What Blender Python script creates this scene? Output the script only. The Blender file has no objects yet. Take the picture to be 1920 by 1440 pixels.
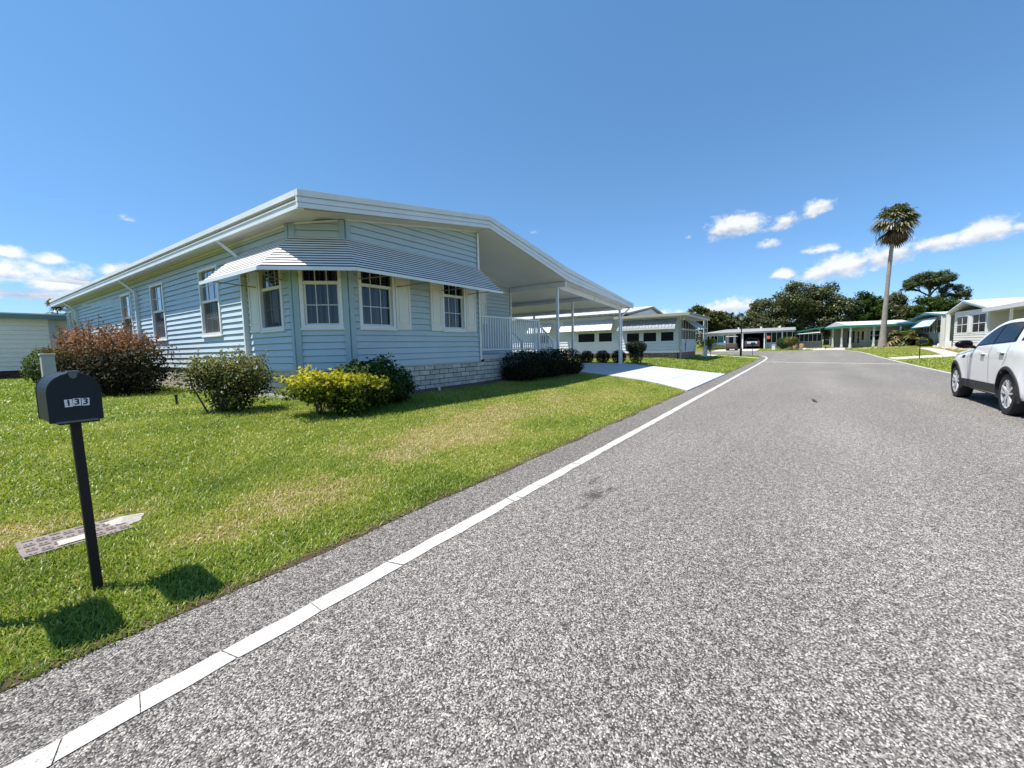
import bpy, math, random
import numpy as np
from mathutils import Vector, Matrix

RND = random.Random(11)
rng = np.random.default_rng(11)
SC = bpy.context.scene
COL = SC.collection
rad = math.radians

# ------------------------------------------------------------------ helpers
def link(ob):
    COL.objects.link(ob)
    return ob

def tag(o, label=None, cat=None, group=None, kind=None):
    if label: o['label'] = label
    if cat: o['category'] = cat
    if group: o['group'] = group
    if kind: o['kind'] = kind
    return o

def thing(name, label, cat, loc=(0, 0, 0), group=None):
    o = bpy.data.objects.new(name, None)
    o.empty_display_size = .2
    o.location = loc
    link(o)
    return tag(o, label, cat, group)

def parent_to(ob, par):
    ob.parent = par
    root = par
    if par.type == 'EMPTY' and par.parent is None:
        ob.matrix_parent_inverse = Matrix.Translation(-Vector(par.location))
    return ob

def dup(root, delta, label, group=None):
    r = root.copy(); COL.objects.link(r)
    r.location = Vector(root.location) + Vector(delta)
    r['label'] = label
    if group: r['group'] = group
    for ch in list(root.children):
        c = ch.copy(); COL.objects.link(c); c.parent = r
        for g in list(ch.children):
            d = g.copy(); COL.objects.link(d); d.parent = c
    return r

class MB:
    """collects polygons; build() links them as one mesh object"""
    def __init__(s):
        s.v = []; s.f = []; s.tone = []; s.has_tone = False
    def poly(s, pts, tone=None):
        n = len(s.v)
        s.v.extend([tuple(p) for p in pts])
        s.f.append(tuple(range(n, n + len(pts))))
        s.tone.append(.5 if tone is None else tone)
        if tone is not None: s.has_tone = True
    def mesh(s, vs, fs, tone=None):
        n = len(s.v)
        s.v.extend([tuple(p) for p in vs])
        for f in fs:
            s.f.append(tuple(i + n for i in f)); s.tone.append(.5 if tone is None else tone)
        if tone is not None: s.has_tone = True
    def box(s, x0, x1, y0, y1, z0, z1, tone=None):
        vs = [(x0, y0, z0), (x1, y0, z0), (x1, y1, z0), (x0, y1, z0), (x0, y0, z1), (x1, y0, z1), (x1, y1, z1), (x0, y1, z1)]
        s.mesh(vs, [(0, 3, 2, 1), (4, 5, 6, 7), (0, 1, 5, 4), (1, 2, 6, 5), (2, 3, 7, 6), (3, 0, 4, 7)], tone)
    def obox(s, o, t, n, s0, s1, d0, d1, z0, z1, tone=None):
        """box along wall direction t (s0..s1), outward n (d0..d1) and z"""
        o = Vector(o); t = Vector(t); n = Vector(n)
        P = lambda a, d, z: tuple(o + t * a + n * d + Vector((0, 0, z)))
        vs = [P(s0, d0, z0), P(s1, d0, z0), P(s1, d1, z0), P(s0, d1, z0), P(s0, d0, z1), P(s1, d0, z1), P(s1, d1, z1), P(s0, d1, z1)]
        s.mesh(vs, [(0, 3, 2, 1), (4, 5, 6, 7), (0, 1, 5, 4), (1, 2, 6, 5), (2, 3, 7, 6), (3, 0, 4, 7)], tone)
    def bar(s, a, b, w, h=None, up=(0, 0, 1), tone=None):
        a = Vector(a); b = Vector(b); h = w if h is None else h
        d = (b - a).normalized(); u = Vector(up)
        if abs(d.dot(u)) > .98: u = Vector((0, 1, 0))
        r = d.cross(u).normalized() * (w / 2); u = r.cross(d).normalized() * (h / 2)
        vs = [a - r - u, a + r - u, a + r + u, a - r + u, b - r - u, b + r - u, b + r + u, b - r + u]
        s.mesh(vs, [(0, 1, 2, 3), (7, 6, 5, 4), (0, 4, 5, 1), (1, 5, 6, 2), (2, 6, 7, 3), (3, 7, 4, 0)], tone)
    def tube(s, pts, rads, n=8, cap=True, tone=None):
        pts = [Vector(p) for p in pts]
        if not hasattr(rads, '__len__'): rads = [rads] * len(pts)
        rings = []; vs = []; fs = []
        prev = None
        for i, p in enumerate(pts):
            d = (pts[min(i + 1, len(pts) - 1)] - pts[max(i - 1, 0)]).normalized()
            if prev is None:
                u = Vector((0, 0, 1)) if abs(d.z) < .9 else Vector((1, 0, 0))
                r = d.cross(u).normalized()
            else:
                r = (prev - d * prev.dot(d)).normalized()
            prev = r; q = d.cross(r)
            for k in range(n):
                a = 2 * math.pi * k / n
                vs.append(p + (r * math.cos(a) + q * math.sin(a)) * rads[i])
        for i in range(len(pts) - 1):
            for k in range(n):
                a = i * n + k; b = i * n + (k + 1) % n
                fs.append((a, b, b + n, a + n))
        if cap:
            fs.append(tuple(range(n))[::-1]); fs.append(tuple(range((len(pts) - 1) * n, len(pts) * n)))
        s.mesh(vs, fs, tone)
    def prism(s, pts, axis, a0, a1, tone=None):
        """pts: 2D polygon in the plane across axis ('x': (y,z), 'y': (x,z), 'z': (x,y))"""
        def P(p, a):
            return {'x': (a, p[0], p[1]), 'y': (p[0], a, p[1]), 'z': (p[0], p[1], a)}[axis]
        n = len(pts)
        vs = [P(p, a0) for p in pts] + [P(p, a1) for p in pts]
        fs = [tuple(range(n)), tuple(range(2 * n - 1, n - 1, -1))]
        for i in range(n):
            j = (i + 1) % n
            fs.append((j, i, i + n, j + n))
        s.mesh(vs, fs, tone)
    def lathe(s, prof, c, n=24, axis='z', tone=None):
        """prof: (radius, along) list"""
        vs = []; fs = []
        for r, a in prof:
            for k in range(n):
                t = 2 * math.pi * k / n
                p = (r * math.cos(t), r * math.sin(t), a)
                if axis == 'y': p = (p[0], p[2], p[1])
                if axis == 'x': p = (p[2], p[0], p[1])
                vs.append((p[0] + c[0], p[1] + c[1], p[2] + c[2]))
        m = len(prof)
        for i in range(m - 1):
            for k in range(n):
                a = i * n + k; b = i * n + (k + 1) % n
                fs.append((a, b, b + n, a + n))
        s.mesh(vs, fs, tone)
    def build(s, name, mat, parent=None, smooth=False, bevel=0, weld=False):
        me = bpy.data.meshes.new(name)
        me.from_pydata(s.v, [], s.f)
        me.materials.append(mat)
        if s.has_tone:
            at = me.attributes.new('tone', 'FLOAT', 'FACE')
            at.data.foreach_set('value', np.array(s.tone, dtype=np.float32))
        me.validate(); me.update()
        if weld or smooth:
            import bmesh
            bm = bmesh.new(); bm.from_mesh(me)
            bmesh.ops.remove_doubles(bm, verts=bm.verts, dist=1e-4)
            bmesh.ops.recalc_face_normals(bm, faces=bm.faces)
            bm.to_mesh(me); bm.free()
        if smooth:
            for p in me.polygons: p.use_smooth = True
            try: me.set_sharp_from_angle(angle=rad(38))
            except Exception: pass
        ob = link(bpy.data.objects.new(name, me))
        if bevel:
            m = ob.modifiers.new('bevel', 'BEVEL'); m.width = bevel; m.segments = 2; m.limit_method = 'ANGLE'; m.angle_limit = rad(40)
        if parent is not None: parent_to(ob, parent)
        return ob

def np_mesh(name, V, quads, mat, tone=None, parent=None, smooth=False):
    """V (N,3), quads (M,4) int; tone per face"""
    me = bpy.data.meshes.new(name)
    V = np.asarray(V, dtype=np.float32); quads = np.asarray(quads, dtype=np.int32)
    M = len(quads)
    me.vertices.add(len(V)); me.vertices.foreach_set('co', V.ravel())
    me.loops.add(M * 4); me.loops.foreach_set('vertex_index', quads.ravel())
    me.polygons.add(M)
    me.polygons.foreach_set('loop_start', np.arange(0, M * 4, 4, dtype=np.int32))
    try: me.polygons.foreach_set('loop_total', np.full(M, 4, dtype=np.int32))
    except Exception: pass
    if tone is not None:
        at = me.attributes.new('tone', 'FLOAT', 'FACE'); at.data.foreach_set('value', np.asarray(tone, dtype=np.float32))
    me.materials.append(mat)
    me.update(calc_edges=True); me.validate()
    if smooth:
        me.polygons.foreach_set('use_smooth', np.ones(len(me.polygons), dtype=bool))
    ob = link(bpy.data.objects.new(name, me))
    if parent is not None: parent_to(ob, parent)
    return ob

# ------------------------------------------------------------------ materials
def newmat(name):
    m = bpy.data.materials.new(name); m.use_nodes = True
    nt = m.node_tree; nt.nodes.clear()
    out = nt.nodes.new('ShaderNodeOutputMaterial')
    return m, nt, out

def N(nt, t, **kw):
    n = nt.nodes.new(t)
    for k, v in kw.items():
        if k.startswith('i_'): n.inputs[k[2:].replace('_', ' ')].default_value = v
        else: setattr(n, k, v)
    return n

def c4(c): return (c[0], c[1], c[2], 1)

def ramp(nt, stops, interp='LINEAR'):
    r = nt.nodes.new('ShaderNodeValToRGB'); cr = r.color_ramp; cr.interpolation = interp
    while len(cr.elements) < len(stops): cr.elements.new(.5)
    for e, (p, c) in zip(cr.elements, stops):
        e.position = p; e.color = c4(c)
    return r

def pmat(name, col, rough=.6, var=.07, scale=3., bump=0., bscale=60., metal=0., spec=.4, stain=0., tone=0., coat=0., stretch=None):
    m, nt, out = newmat(name)
    b = N(nt, 'ShaderNodeBsdfPrincipled'); b.inputs['Roughness'].default_value = rough
    b.inputs['Metallic'].default_value = metal; b.inputs['Specular IOR Level'].default_value = spec
    b.inputs['Coat Weight'].default_value = coat; b.inputs['Coat Roughness'].default_value = .04
    tc = N(nt, 'ShaderNodeTexCoord')
    vec = tc.outputs['Object']
    if stretch:
        mp = N(nt, 'ShaderNodeMapping'); mp.inputs['Scale'].default_value = stretch
        nt.links.new(vec, mp.inputs['Vector']); vec = mp.outputs['Vector']
    no = N(nt, 'ShaderNodeTexNoise'); no.inputs['Scale'].default_value = scale; no.inputs['Detail'].default_value = 6; no.inputs['Roughness'].default_value = .62
    nt.links.new(vec, no.inputs['Vector'])
    lo = tuple(max(0, c * (1 - var)) for c in col); hi = tuple(min(1, c * (1 + var)) for c in col)
    r = ramp(nt, [(.3, lo), (.7, hi)])
    nt.links.new(no.outputs['Fac'], r.inputs['Fac'])
    colout = r.outputs['Color']
    if stain:
        n2 = N(nt, 'ShaderNodeTexNoise'); n2.inputs['Scale'].default_value = scale * .35; n2.inputs['Detail'].default_value = 8; n2.inputs['Roughness'].default_value = .7
        nt.links.new(vec, n2.inputs['Vector'])
        r2 = ramp(nt, [(.45, (1, 1, 1)), (.72, (1 - stain,) * 3)])
        nt.links.new(n2.outputs['Fac'], r2.inputs['Fac'])
        mx = N(nt, 'ShaderNodeMix', data_type='RGBA', blend_type='MULTIPLY'); mx.inputs[0].default_value = 1
        nt.links.new(colout, mx.inputs[6]); nt.links.new(r2.outputs['Color'], mx.inputs[7]); colout = mx.outputs[2]
    if tone:
        at = N(nt, 'ShaderNodeAttribute', attribute_name='tone')
        mr = N(nt, 'ShaderNodeMapRange'); mr.inputs['To Min'].default_value = 1 - tone; mr.inputs['To Max'].default_value = 1 + tone
        nt.links.new(at.outputs['Fac'], mr.inputs['Value'])
        mx = N(nt, 'ShaderNodeMix', data_type='RGBA', blend_type='MULTIPLY'); mx.inputs[0].default_value = 1
        nt.links.new(colout, mx.inputs[6]); nt.links.new(mr.outputs['Result'], mx.inputs[7]); colout = mx.outputs[2]
    nt.links.new(colout, b.inputs['Base Color'])
    if bump:
        n3 = N(nt, 'ShaderNodeTexNoise'); n3.inputs['Scale'].default_value = bscale; n3.inputs['Detail'].default_value = 4
        nt.links.new(vec, n3.inputs['Vector'])
        bp = N(nt, 'ShaderNodeBump'); bp.inputs['Strength'].default_value = bump; bp.inputs['Distance'].default_value = .01
        nt.links.new(n3.outputs['Fac'], bp.inputs['Height']); nt.links.new(bp.outputs['Normal'], b.inputs['Normal'])
    nt.links.new(b.outputs[0], out.inputs[0])
    return m

def leafmat(name, stops, transl=.35, rough=.45, spec=.4, tcol=1.5):
    """foliage: colour by each leaf's own tone, a diffuse and translucent mix"""
    m, nt, out = newmat(name)
    at = N(nt, 'ShaderNodeAttribute', attribute_name='tone')
    r = ramp(nt, stops); nt.links.new(at.outputs['Fac'], r.inputs['Fac'])
    b = N(nt, 'ShaderNodeBsdfPrincipled'); b.inputs['Roughness'].default_value = rough; b.inputs['Specular IOR Level'].default_value = spec
    t = N(nt, 'ShaderNodeBsdfTranslucent')
    g = N(nt, 'ShaderNodeMix', data_type='RGBA', blend_type='MULTIPLY'); g.inputs[0].default_value = 1
    g.inputs[7].default_value = (tcol, tcol * 1.05, tcol * .55, 1)
    nt.links.new(r.outputs[0], g.inputs[6]); nt.links.new(g.outputs[2], t.inputs['Color'])
    nt.links.new(r.outputs[0], b.inputs['Base Color'])
    mx = N(nt, 'ShaderNodeMixShader'); mx.inputs[0].default_value = transl
    nt.links.new(b.outputs[0], mx.inputs[1]); nt.links.new(t.outputs[0], mx.inputs[2]); nt.links.new(mx.outputs[0], out.inputs[0])
    return m

def glassmat(name, tint=(.55, .58, .6), refl=1.0, wob=0.):
    """window pane: mirror-like by Fresnel, else tinted clear"""
    m, nt, out = newmat(name)
    fr = N(nt, 'ShaderNodeFresnel'); fr.inputs['IOR'].default_value = 1.55
    ml = N(nt, 'ShaderNodeMath', operation='MULTIPLY_ADD'); ml.inputs[1].default_value = 1.5 * refl; ml.inputs[2].default_value = .03 * refl; ml.use_clamp = True
    nt.links.new(fr.outputs[0], ml.inputs[0])
    tr = N(nt, 'ShaderNodeBsdfTransparent'); tr.inputs[0].default_value = c4(tint)
    gl = N(nt, 'ShaderNodeBsdfGlossy'); gl.inputs['Roughness'].default_value = .01
    if wob:
        no = N(nt, 'ShaderNodeTexNoise'); no.inputs['Scale'].default_value = 2.2
        tc = N(nt, 'ShaderNodeTexCoord'); nt.links.new(tc.outputs['Object'], no.inputs['Vector'])
        bp = N(nt, 'ShaderNodeBump'); bp.inputs['Strength'].default_value = wob; bp.inputs['Distance'].default_value = .02
        nt.links.new(no.outputs['Fac'], bp.inputs['Height']); nt.links.new(bp.outputs['Normal'], gl.inputs['Normal'])
    mx = N(nt, 'ShaderNodeMixShader')
    nt.links.new(ml.outputs[0], mx.inputs[0]); nt.links.new(tr.outputs[0], mx.inputs[1]); nt.links.new(gl.outputs[0], mx.inputs[2])
    nt.links.new(mx.outputs[0], out.inputs[0])
    return m

M = {}
M['siding'] = pmat('blue_siding', (.48, .575, .62), .5, .05, 1.2, .04, 90, stain=.06)
M['trim_blue'] = pmat('blue_trim', (.35, .465, .51), .5, .05, 2)
M['white'] = pmat('white_trim', (.78, .79, .78), .42, .05, 2, stain=.08)
M['cream'] = pmat('cream_vinyl', (.79, .77, .71), .45, .05, 3, stain=.07)
M['alu'] = pmat('white_aluminium', (.74, .76, .78), .35, .05, 2, stain=.1)
M['soffit'] = pmat('soffit_vinyl', (.72, .69, .62), .55, .06, 2, stain=.08)
M['ceiling'] = pmat('carport_pan', (.80, .80, .79), .4, .06, .6, stain=.14)
M['block'] = pmat('split_block', (.56, .53, .465), .9, .16, 14, .8, 120, spec=.2, tone=.16, stain=.2)
M['mortar'] = pmat('mortar', (.06, .056, .052), .95, .15, 10)
M['redbrick'] = pmat('red_brick', (.36, .21, .15), .9, .2, 9, .4, 80, tone=.25)
M['darkbrick'] = pmat('dark_red_brick', (.10, .05, .045), .9, .3, 9, .4, 80, tone=.3)
M['glass'] = glassmat('window_glass', (.42, .45, .50), .6, .02)
M['glass_bright'] = glassmat('side_window_glass', (.42, .45, .5), 1.5, .03)
M['glass_dark'] = glassmat('tinted_glass', (.12, .13, .14), 1.0)
M['dark'] = pmat('dark_interior', (.012, .013, .016), .9, .2)
M['curtain'] = pmat('sheer_curtain', (.34, .34, .38), .9, .1, 6, tone=.85, stretch=(12, 12, .6))
def screenmat():
    m, nt, out = newmat('insect_screen')
    tr = N(nt, 'ShaderNodeBsdfTransparent'); df = N(nt, 'ShaderNodeBsdfDiffuse'); df.inputs[0].default_value = (.10, .105, .115, 1)
    mx = N(nt, 'ShaderNodeMixShader'); mx.inputs[0].default_value = .62
    nt.links.new(tr.outputs[0], mx.inputs[1]); nt.links.new(df.outputs[0], mx.inputs[2]); nt.links.new(mx.outputs[0], out.inputs[0])
    return m
M['screen'] = screenmat()
M['muntin'] = pmat('muntin_white', (.62, .64, .66), .5, .05)
M['blackmetal'] = pmat('black_metal', (.006, .006, .008), .5, .2, 8, .1, 160, spec=.3)
M['boxgrey'] = pmat('mailbox_coat', (.011, .018, .024), .5, .15, 5, .08, 200, spec=.22)
M['white_paint'] = pmat('sticker_white', (.72, .73, .74), .5, .04)
M['black'] = pmat('black_print', (.01, .01, .012), .6, .05)
M['steel'] = pmat('dull_steel', (.45, .46, .47), .35, .1, metal=.8)
M['greypost'] = pmat('grey_post', (.42, .42, .42), .6, .12, 6)
M['concrete'] = pmat('white_concrete', (.47, .49, .51), .7, .06, 1.5, .3, 90, stain=.16)
M['tan_concrete'] = pmat('tan_concrete', (.52, .47, .41), .85, .1, 2, .3, 60, stain=.2)
M['soil'] = pmat('mulch_soil', (.14, .085, .055), .95, .35, 9, .8, 60)
M['wood'] = pmat('bark', (.10, .075, .055), .9, .3, 5, .8, 30)
M['palmtrunk'] = pmat('palm_bark', (.27, .235, .20), .9, .25, 3, .7, 9, stretch=(1, 1, 4))
M['white_wall'] = pmat('white_siding', (.70, .71, .73), .55, .04, 1, stain=.08)
M['grey_wall'] = pmat('grey_siding', (.46, .48, .52), .6, .05, 1, stain=.08)
M['sage_wall'] = pmat('sage_siding', (.36, .39, .385), .6, .05, 1, stain=.1)
M['beige_wall'] = pmat('beige_siding', (.50, .44, .36), .6, .05, 1, stain=.1)
M['roofwhite'] = pmat('white_roof_coat', (.60, .60, .61), .5, .04, .7, stain=.1)
M['greentrim'] = pmat('green_trim', (.02, .20, .13), .45, .08)
M['sagetrim'] = pmat('sage_trim', (.16, .24, .23), .5, .08)
M['tealtrim'] = pmat('teal_trim', (.05, .22, .22), .45, .1)
M['teal_awning'] = pmat('teal_awning', (.50, .58, .60), .5, .2, .9)
M['tanroof'] = pmat('tan_fascia', (.36, .34, .27), .6, .07, 1, stain=.1)
M['blackscreen'] = pmat('black_screen', (.006, .006, .007), .35, .1, spec=.25)
M['tealglass'] = pmat('teal_blind', (.03, .14, .15), .12, .2, 4, spec=.8)
M['heron'] = pmat('heron_blue', (.06, .11, .17), .5, .2)
M['carpaint'] = pmat('car_white', (.82, .81, .79), .28, .01, spec=.5, coat=.8)
M['carblack'] = pmat('car_plastic', (.02, .021, .022), .6, .1, 20, .1, 300)
M['cargloss'] = pmat('car_gloss_black', (.004, .004, .005), .25, .05, spec=.12)
M['carglass'] = pmat('car_glass', (.004, .006, .009), .03, .05, spec=.06)
M['tyre'] = pmat('tyre_rubber', (.018, .018, .019), .8, .15, 20)
M['rim'] = pmat('alloy_rim', (.66, .67, .69), .3, .05, metal=.45, spec=.6)
M['redlamp'] = pmat('tail_lamp', (.30, .01, .01), .1, .05, coat=1.)
M['clearlamp'] = pmat('head_lamp', (.5, .5, .52), .08, .05, coat=1.)
M['truck'] = pmat('truck_silver', (.55, .57, .60), .3, .03, coat=.8)
M['flowers'] = pmat('pink_flower', (.55, .12, .30), .7, .2, 8)
M['rock'] = pmat('white_rock', (.62, .58, .52), .9, .12, 6, .5, 20)
M['orange'] = pmat('orange_sign', (.55, .13, .05), .6, .1)
M['lidplastic'] = pmat('meter_lid', (.235, .195, .175), .75, .18, 20, .3, 200)
M['sand'] = pmat('pale_sand', (.46, .42, .36), .95, .12, 16, .6, 90)
M['lantern'] = pmat('lantern_glass', (.42, .36, .33), .3, .1)

# ------------------------------------------------------------------ terrain
def sm(t):
    t = np.clip(t, 0, 1); return t * t * (3 - 2 * t)

def zg(x, y):
    x = np.asarray(x, float); y = np.asarray(y, float)
    z = .32 * sm((x - 25) / 50) + np.clip((y - 2.62) * .1, 0, .45) * (1 - sm((x - 37) / 7)) + .12 * sm((x - 59) / 6)
    return z + np.clip((-4.95 - y) * .07, 0, .28)

def gz(x, y): return float(zg(x, y))

yl_x = [-40, 0, 37.5, 39, 40.5, 42.5, 43.6, 44.3, 46, 50, 56, 59]
yl_y = [2.62, 2.62, 2.62, 2.66, 2.75, 2.9, 3.15, 3.6, 5, 9, 16, 20]
def road_left(x): return np.interp(x, yl_x, yl_y)
def road_right(x): return np.interp(x, [-40, 40, 52, 57, 59], [-4.85, -4.85, -4.9, -4.5, -4.2])

xs = np.unique(np.round(np.concatenate([[-900, -400, -150, -70, -30], np.arange(-14, 64.1, .5), [66, 69, 73, 78, 85, 95, 110, 130, 160, 210, 300, 450, 800, 1800]]), 3))
ys = np.unique(np.round(np.concatenate([[-1500, -700, -350, -180, -100, -60, -40, -30], np.arange(-24, 34.1, 1.), [-4.95, -8.95, 2.62, 7.12], [38, 45, 60, 80, 120, 200, 350, 700, 1500]]), 3))

def grass_ground():
    m, nt, out = newmat('lawn_soil')
    tc = N(nt, 'ShaderNodeTexCoord')
    n1 = N(nt, 'ShaderNodeTexNoise'); n1.inputs['Scale'].default_value = .45; n1.inputs['Detail'].default_value = 7; n1.inputs['Roughness'].default_value = .7
    n2 = N(nt, 'ShaderNodeTexNoise'); n2.inputs['Scale'].default_value = 28; n2.inputs['Detail'].default_value = 5
    for n in (n1, n2): nt.links.new(tc.outputs['Object'], n.inputs['Vector'])
    r1 = ramp(nt, [(.3, (.12, .15, .024)), (.52, (.19, .205, .036)), (.72, (.30, .25, .10))])
    nt.links.new(n1.outputs['Fac'], r1.inputs['Fac'])
    r2 = ramp(nt, [(.3, (.35, .35, .35)), (.7, (1.25, 1.25, 1.2))])
    nt.links.new(n2.outputs['Fac'], r2.inputs['Fac'])
    mx = N(nt, 'ShaderNodeMix', data_type='RGBA', blend_type='MULTIPLY'); mx.inputs[0].default_value = 1
    nt.links.new(r1.outputs[0], mx.inputs[6]); nt.links.new(r2.outputs[0], mx.inputs[7])
    b = N(nt, 'ShaderNodeBsdfPrincipled'); b.inputs['Roughness'].default_value = .95; b.inputs['Specular IOR Level'].default_value = .15
    bp = N(nt, 'ShaderNodeBump'); bp.inputs['Strength'].default_value = .9; bp.inputs['Distance'].default_value = .03
    nt.links.new(n2.outputs['Fac'], bp.inputs['Height']); nt.links.new(bp.outputs['Normal'], b.inputs['Normal'])
    nt.links.new(mx.outputs[2], b.inputs['Base Color']); nt.links.new(b.outputs[0], out.inputs[0])
    return m
M['ground'] = grass_ground()

X, Y = np.meshgrid(xs, ys, indexing='ij')
V = np.stack([X, Y, zg(X, Y)], -1).reshape(-1, 3)
ny = len(ys); ii, jj = np.meshgrid(np.arange(len(xs) - 1), np.arange(ny - 1), indexing='ij')
a = (ii * ny + jj).ravel()
tag(np_mesh('ground', V, np.stack([a, a + ny, a + ny + 1, a + 1], -1), M['ground']), kind='structure')

def asphalt():
    m, nt, out = newmat('chip_asphalt')
    tc = N(nt, 'ShaderNodeTexCoord')
    vo = N(nt, 'ShaderNodeTexVoronoi', feature='F1'); vo.inputs['Scale'].default_value = 160; vo.inputs['Randomness'].default_value = 1
    nz = N(nt, 'ShaderNodeTexNoise'); nz.inputs['Scale'].default_value = 170; nz.inputs['Detail'].default_value = 3
    lg = N(nt, 'ShaderNodeTexNoise'); lg.inputs['Scale'].default_value = .55; lg.inputs['Detail'].default_value = 6; lg.inputs['Roughness'].default_value = .6
    mp = N(nt, 'ShaderNodeMapping'); mp.inputs['Scale'].default_value = (.35, 1, 1)
    nt.links.new(tc.outputs['Object'], mp.inputs['Vector']); nt.links.new(mp.outputs[0], lg.inputs['Vector'])
    for n in (vo, nz): nt.links.new(tc.outputs['Object'], n.inputs['Vector'])
    sp = N(nt, 'ShaderNodeSeparateColor'); nt.links.new(vo.outputs['Color'], sp.inputs[0])
    r = ramp(nt, [(0, (.04, .039, .04)), (.30, (.10, .097, .096)), (.55, (.22, .215, .206)), (.8, (.33, .322, .31)), (1, (.50, .485, .46))])
    nt.links.new(sp.outputs[0], r.inputs['Fac'])
    d = ramp(nt, [(0, (1, 1, 1)), (.5, (.9, .9, .9)), (.85, (.28, .28, .29))])
    ml = N(nt, 'ShaderNodeMath', operation='MULTIPLY'); ml.inputs[1].default_value = .92
    nt.links.new(vo.outputs['Distance'], ml.inputs[0]); nt.links.new(ml.outputs[0], d.inputs['Fac'])
    mx = N(nt, 'ShaderNodeMix', data_type='RGBA', blend_type='MULTIPLY'); mx.inputs[0].default_value = 1
    nt.links.new(r.outputs[0], mx.inputs[6]); nt.links.new(d.outputs[0], mx.inputs[7])
    lr = ramp(nt, [(.28, (.97, .93, .875)), (.5, (1.12, 1.07, 1.01)), (.74, (1.27, 1.215, 1.14))])
    nt.links.new(lg.outputs['Fac'], lr.inputs['Fac'])
    m2 = N(nt, 'ShaderNodeMix', data_type='RGBA', blend_type='MULTIPLY'); m2.inputs[0].default_value = 1
    nt.links.new(mx.outputs[2], m2.inputs[6]); nt.links.new(lr.outputs[0], m2.inputs[7])
    col = m2.outputs[2]
    # loose clusters of paler and darker stone, which still show further off
    for sc_, lo_, hi_ in ((21, .80, 1.22), (55, .84, 1.18)):
        cn = N(nt, 'ShaderNodeTexNoise'); cn.inputs['Scale'].default_value = sc_; cn.inputs['Detail'].default_value = 3; nt.links.new(tc.outputs['Object'], cn.inputs['Vector'])
        cr_ = ramp(nt, [(.36, (lo_,) * 3), (.64, (hi_,) * 3)]); nt.links.new(cn.outputs['Fac'], cr_.inputs['Fac'])
        mc = N(nt, 'ShaderNodeMix', data_type='RGBA', blend_type='MULTIPLY'); mc.inputs[0].default_value = 1
        nt.links.new(col, mc.inputs[6]); nt.links.new(cr_.outputs[0], mc.inputs[7]); col = mc.outputs[2]
    # the strip outside the edge line is older, smoother asphalt; two faint wheel tracks run along the lane
    sp2 = N(nt, 'ShaderNodeSeparateXYZ'); nt.links.new(tc.outputs['Object'], sp2.inputs[0])
    wn = N(nt, 'ShaderNodeTexNoise'); wn.inputs['Scale'].default_value = 1.3; nt.links.new(tc.outputs['Object'], wn.inputs['Vector'])
    wy = N(nt, 'ShaderNodeMath', operation='MULTIPLY_ADD'); wy.inputs[1].default_value = .35; nt.links.new(wn.outputs['Fac'], wy.inputs[0]); nt.links.new(sp2.outputs[1], wy.inputs[2])
    wr = ramp(nt, [(0, (.97, .97, .97)), (.26, (.97, .97, .97)), (.34, (1.07, 1.07, 1.07)), (.44, (.95, .95, .95)), (.55, (1.08, 1.08, 1.08)), (.66, (1.0, 1, 1)), (.895, (1.0, 1, 1)), (.915, (.86, .86, .87)), (1, (.86, .86, .87))])
    mrw = N(nt, 'ShaderNodeMapRange'); mrw.inputs['From Min'].default_value = -4.85; mrw.inputs['From Max'].default_value = 2.9
    nt.links.new(wy.outputs[0], mrw.inputs['Value']); nt.links.new(mrw.outputs[0], wr.inputs['Fac'])
    mw = N(nt, 'ShaderNodeMix', data_type='RGBA', blend_type='MULTIPLY'); mw.inputs[0].default_value = 1
    nt.links.new(col, mw.inputs[6]); nt.links.new(wr.outputs[0], mw.inputs[7]); col = mw.outputs[2]
    # oil stains where cars have stood, a soft edge broken by noise
    for cx, cy, rx, ry, s in [(3.40, 1.50, .17, .10, .62), (3.78, 1.66, .22, .04, .55), (3.62, 1.42, .10, .05, .5), (3.12, 1.46, .08, .05, .45), (6.2, .9, .3, .08, .14), (5.1, -.6, .5, .12, .12)]:
        mpp = N(nt, 'ShaderNodeMapping'); mpp.inputs['Location'].default_value = (-cx / rx, -cy / ry, 0); mpp.inputs['Scale'].default_value = (1 / rx, 1 / ry, 0)
        nt.links.new(tc.outputs['Object'], mpp.inputs['Vector'])
        n5 = N(nt, 'ShaderNodeTexNoise'); n5.inputs['Scale'].default_value = 22; n5.inputs['Detail'].default_value = 5
        nt.links.new(tc.outputs['Object'], n5.inputs['Vector'])
        ln = N(nt, 'ShaderNodeVectorMath', operation='LENGTH'); nt.links.new(mpp.outputs[0], ln.inputs[0])
        ad = N(nt, 'ShaderNodeMath', operation='MULTIPLY_ADD'); ad.inputs[1].default_value = 2.2
        nt.links.new(n5.outputs['Fac'], ad.inputs[0]); nt.links.new(ln.outputs['Value'], ad.inputs[2])
        mr = N(nt, 'ShaderNodeMapRange', interpolation_type='SMOOTHSTEP'); mr.inputs['From Min'].default_value = 1.2; mr.inputs['From Max'].default_value = 2.3
        mr.inputs['To Min'].default_value = 1 - s; mr.inputs['To Max'].default_value = 1
        nt.links.new(ad.outputs[0], mr.inputs['Value'])
        m3 = N(nt, 'ShaderNodeMix', data_type='RGBA', blend_type='MULTIPLY'); m3.inputs[0].default_value = 1
        nt.links.new(col, m3.inputs[6]); nt.links.new(mr.outputs[0], m3.inputs[7]); col = m3.outputs[2]
    b = N(nt, 'ShaderNodeBsdfPrincipled'); b.inputs['Roughness'].default_value = .88; b.inputs['Specular IOR Level'].default_value = .25
    nt.links.new(col, b.inputs['Base Color'])
    bp = N(nt, 'ShaderNodeBump'); bp.inputs['Strength'].default_value = .8; bp.inputs['Distance'].default_value = .006; bp.invert = True
    nt.links.new(vo.outputs['Distance'], bp.inputs['Height']); nt.links.new(bp.outputs['Normal'], b.inputs['Normal'])
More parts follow.
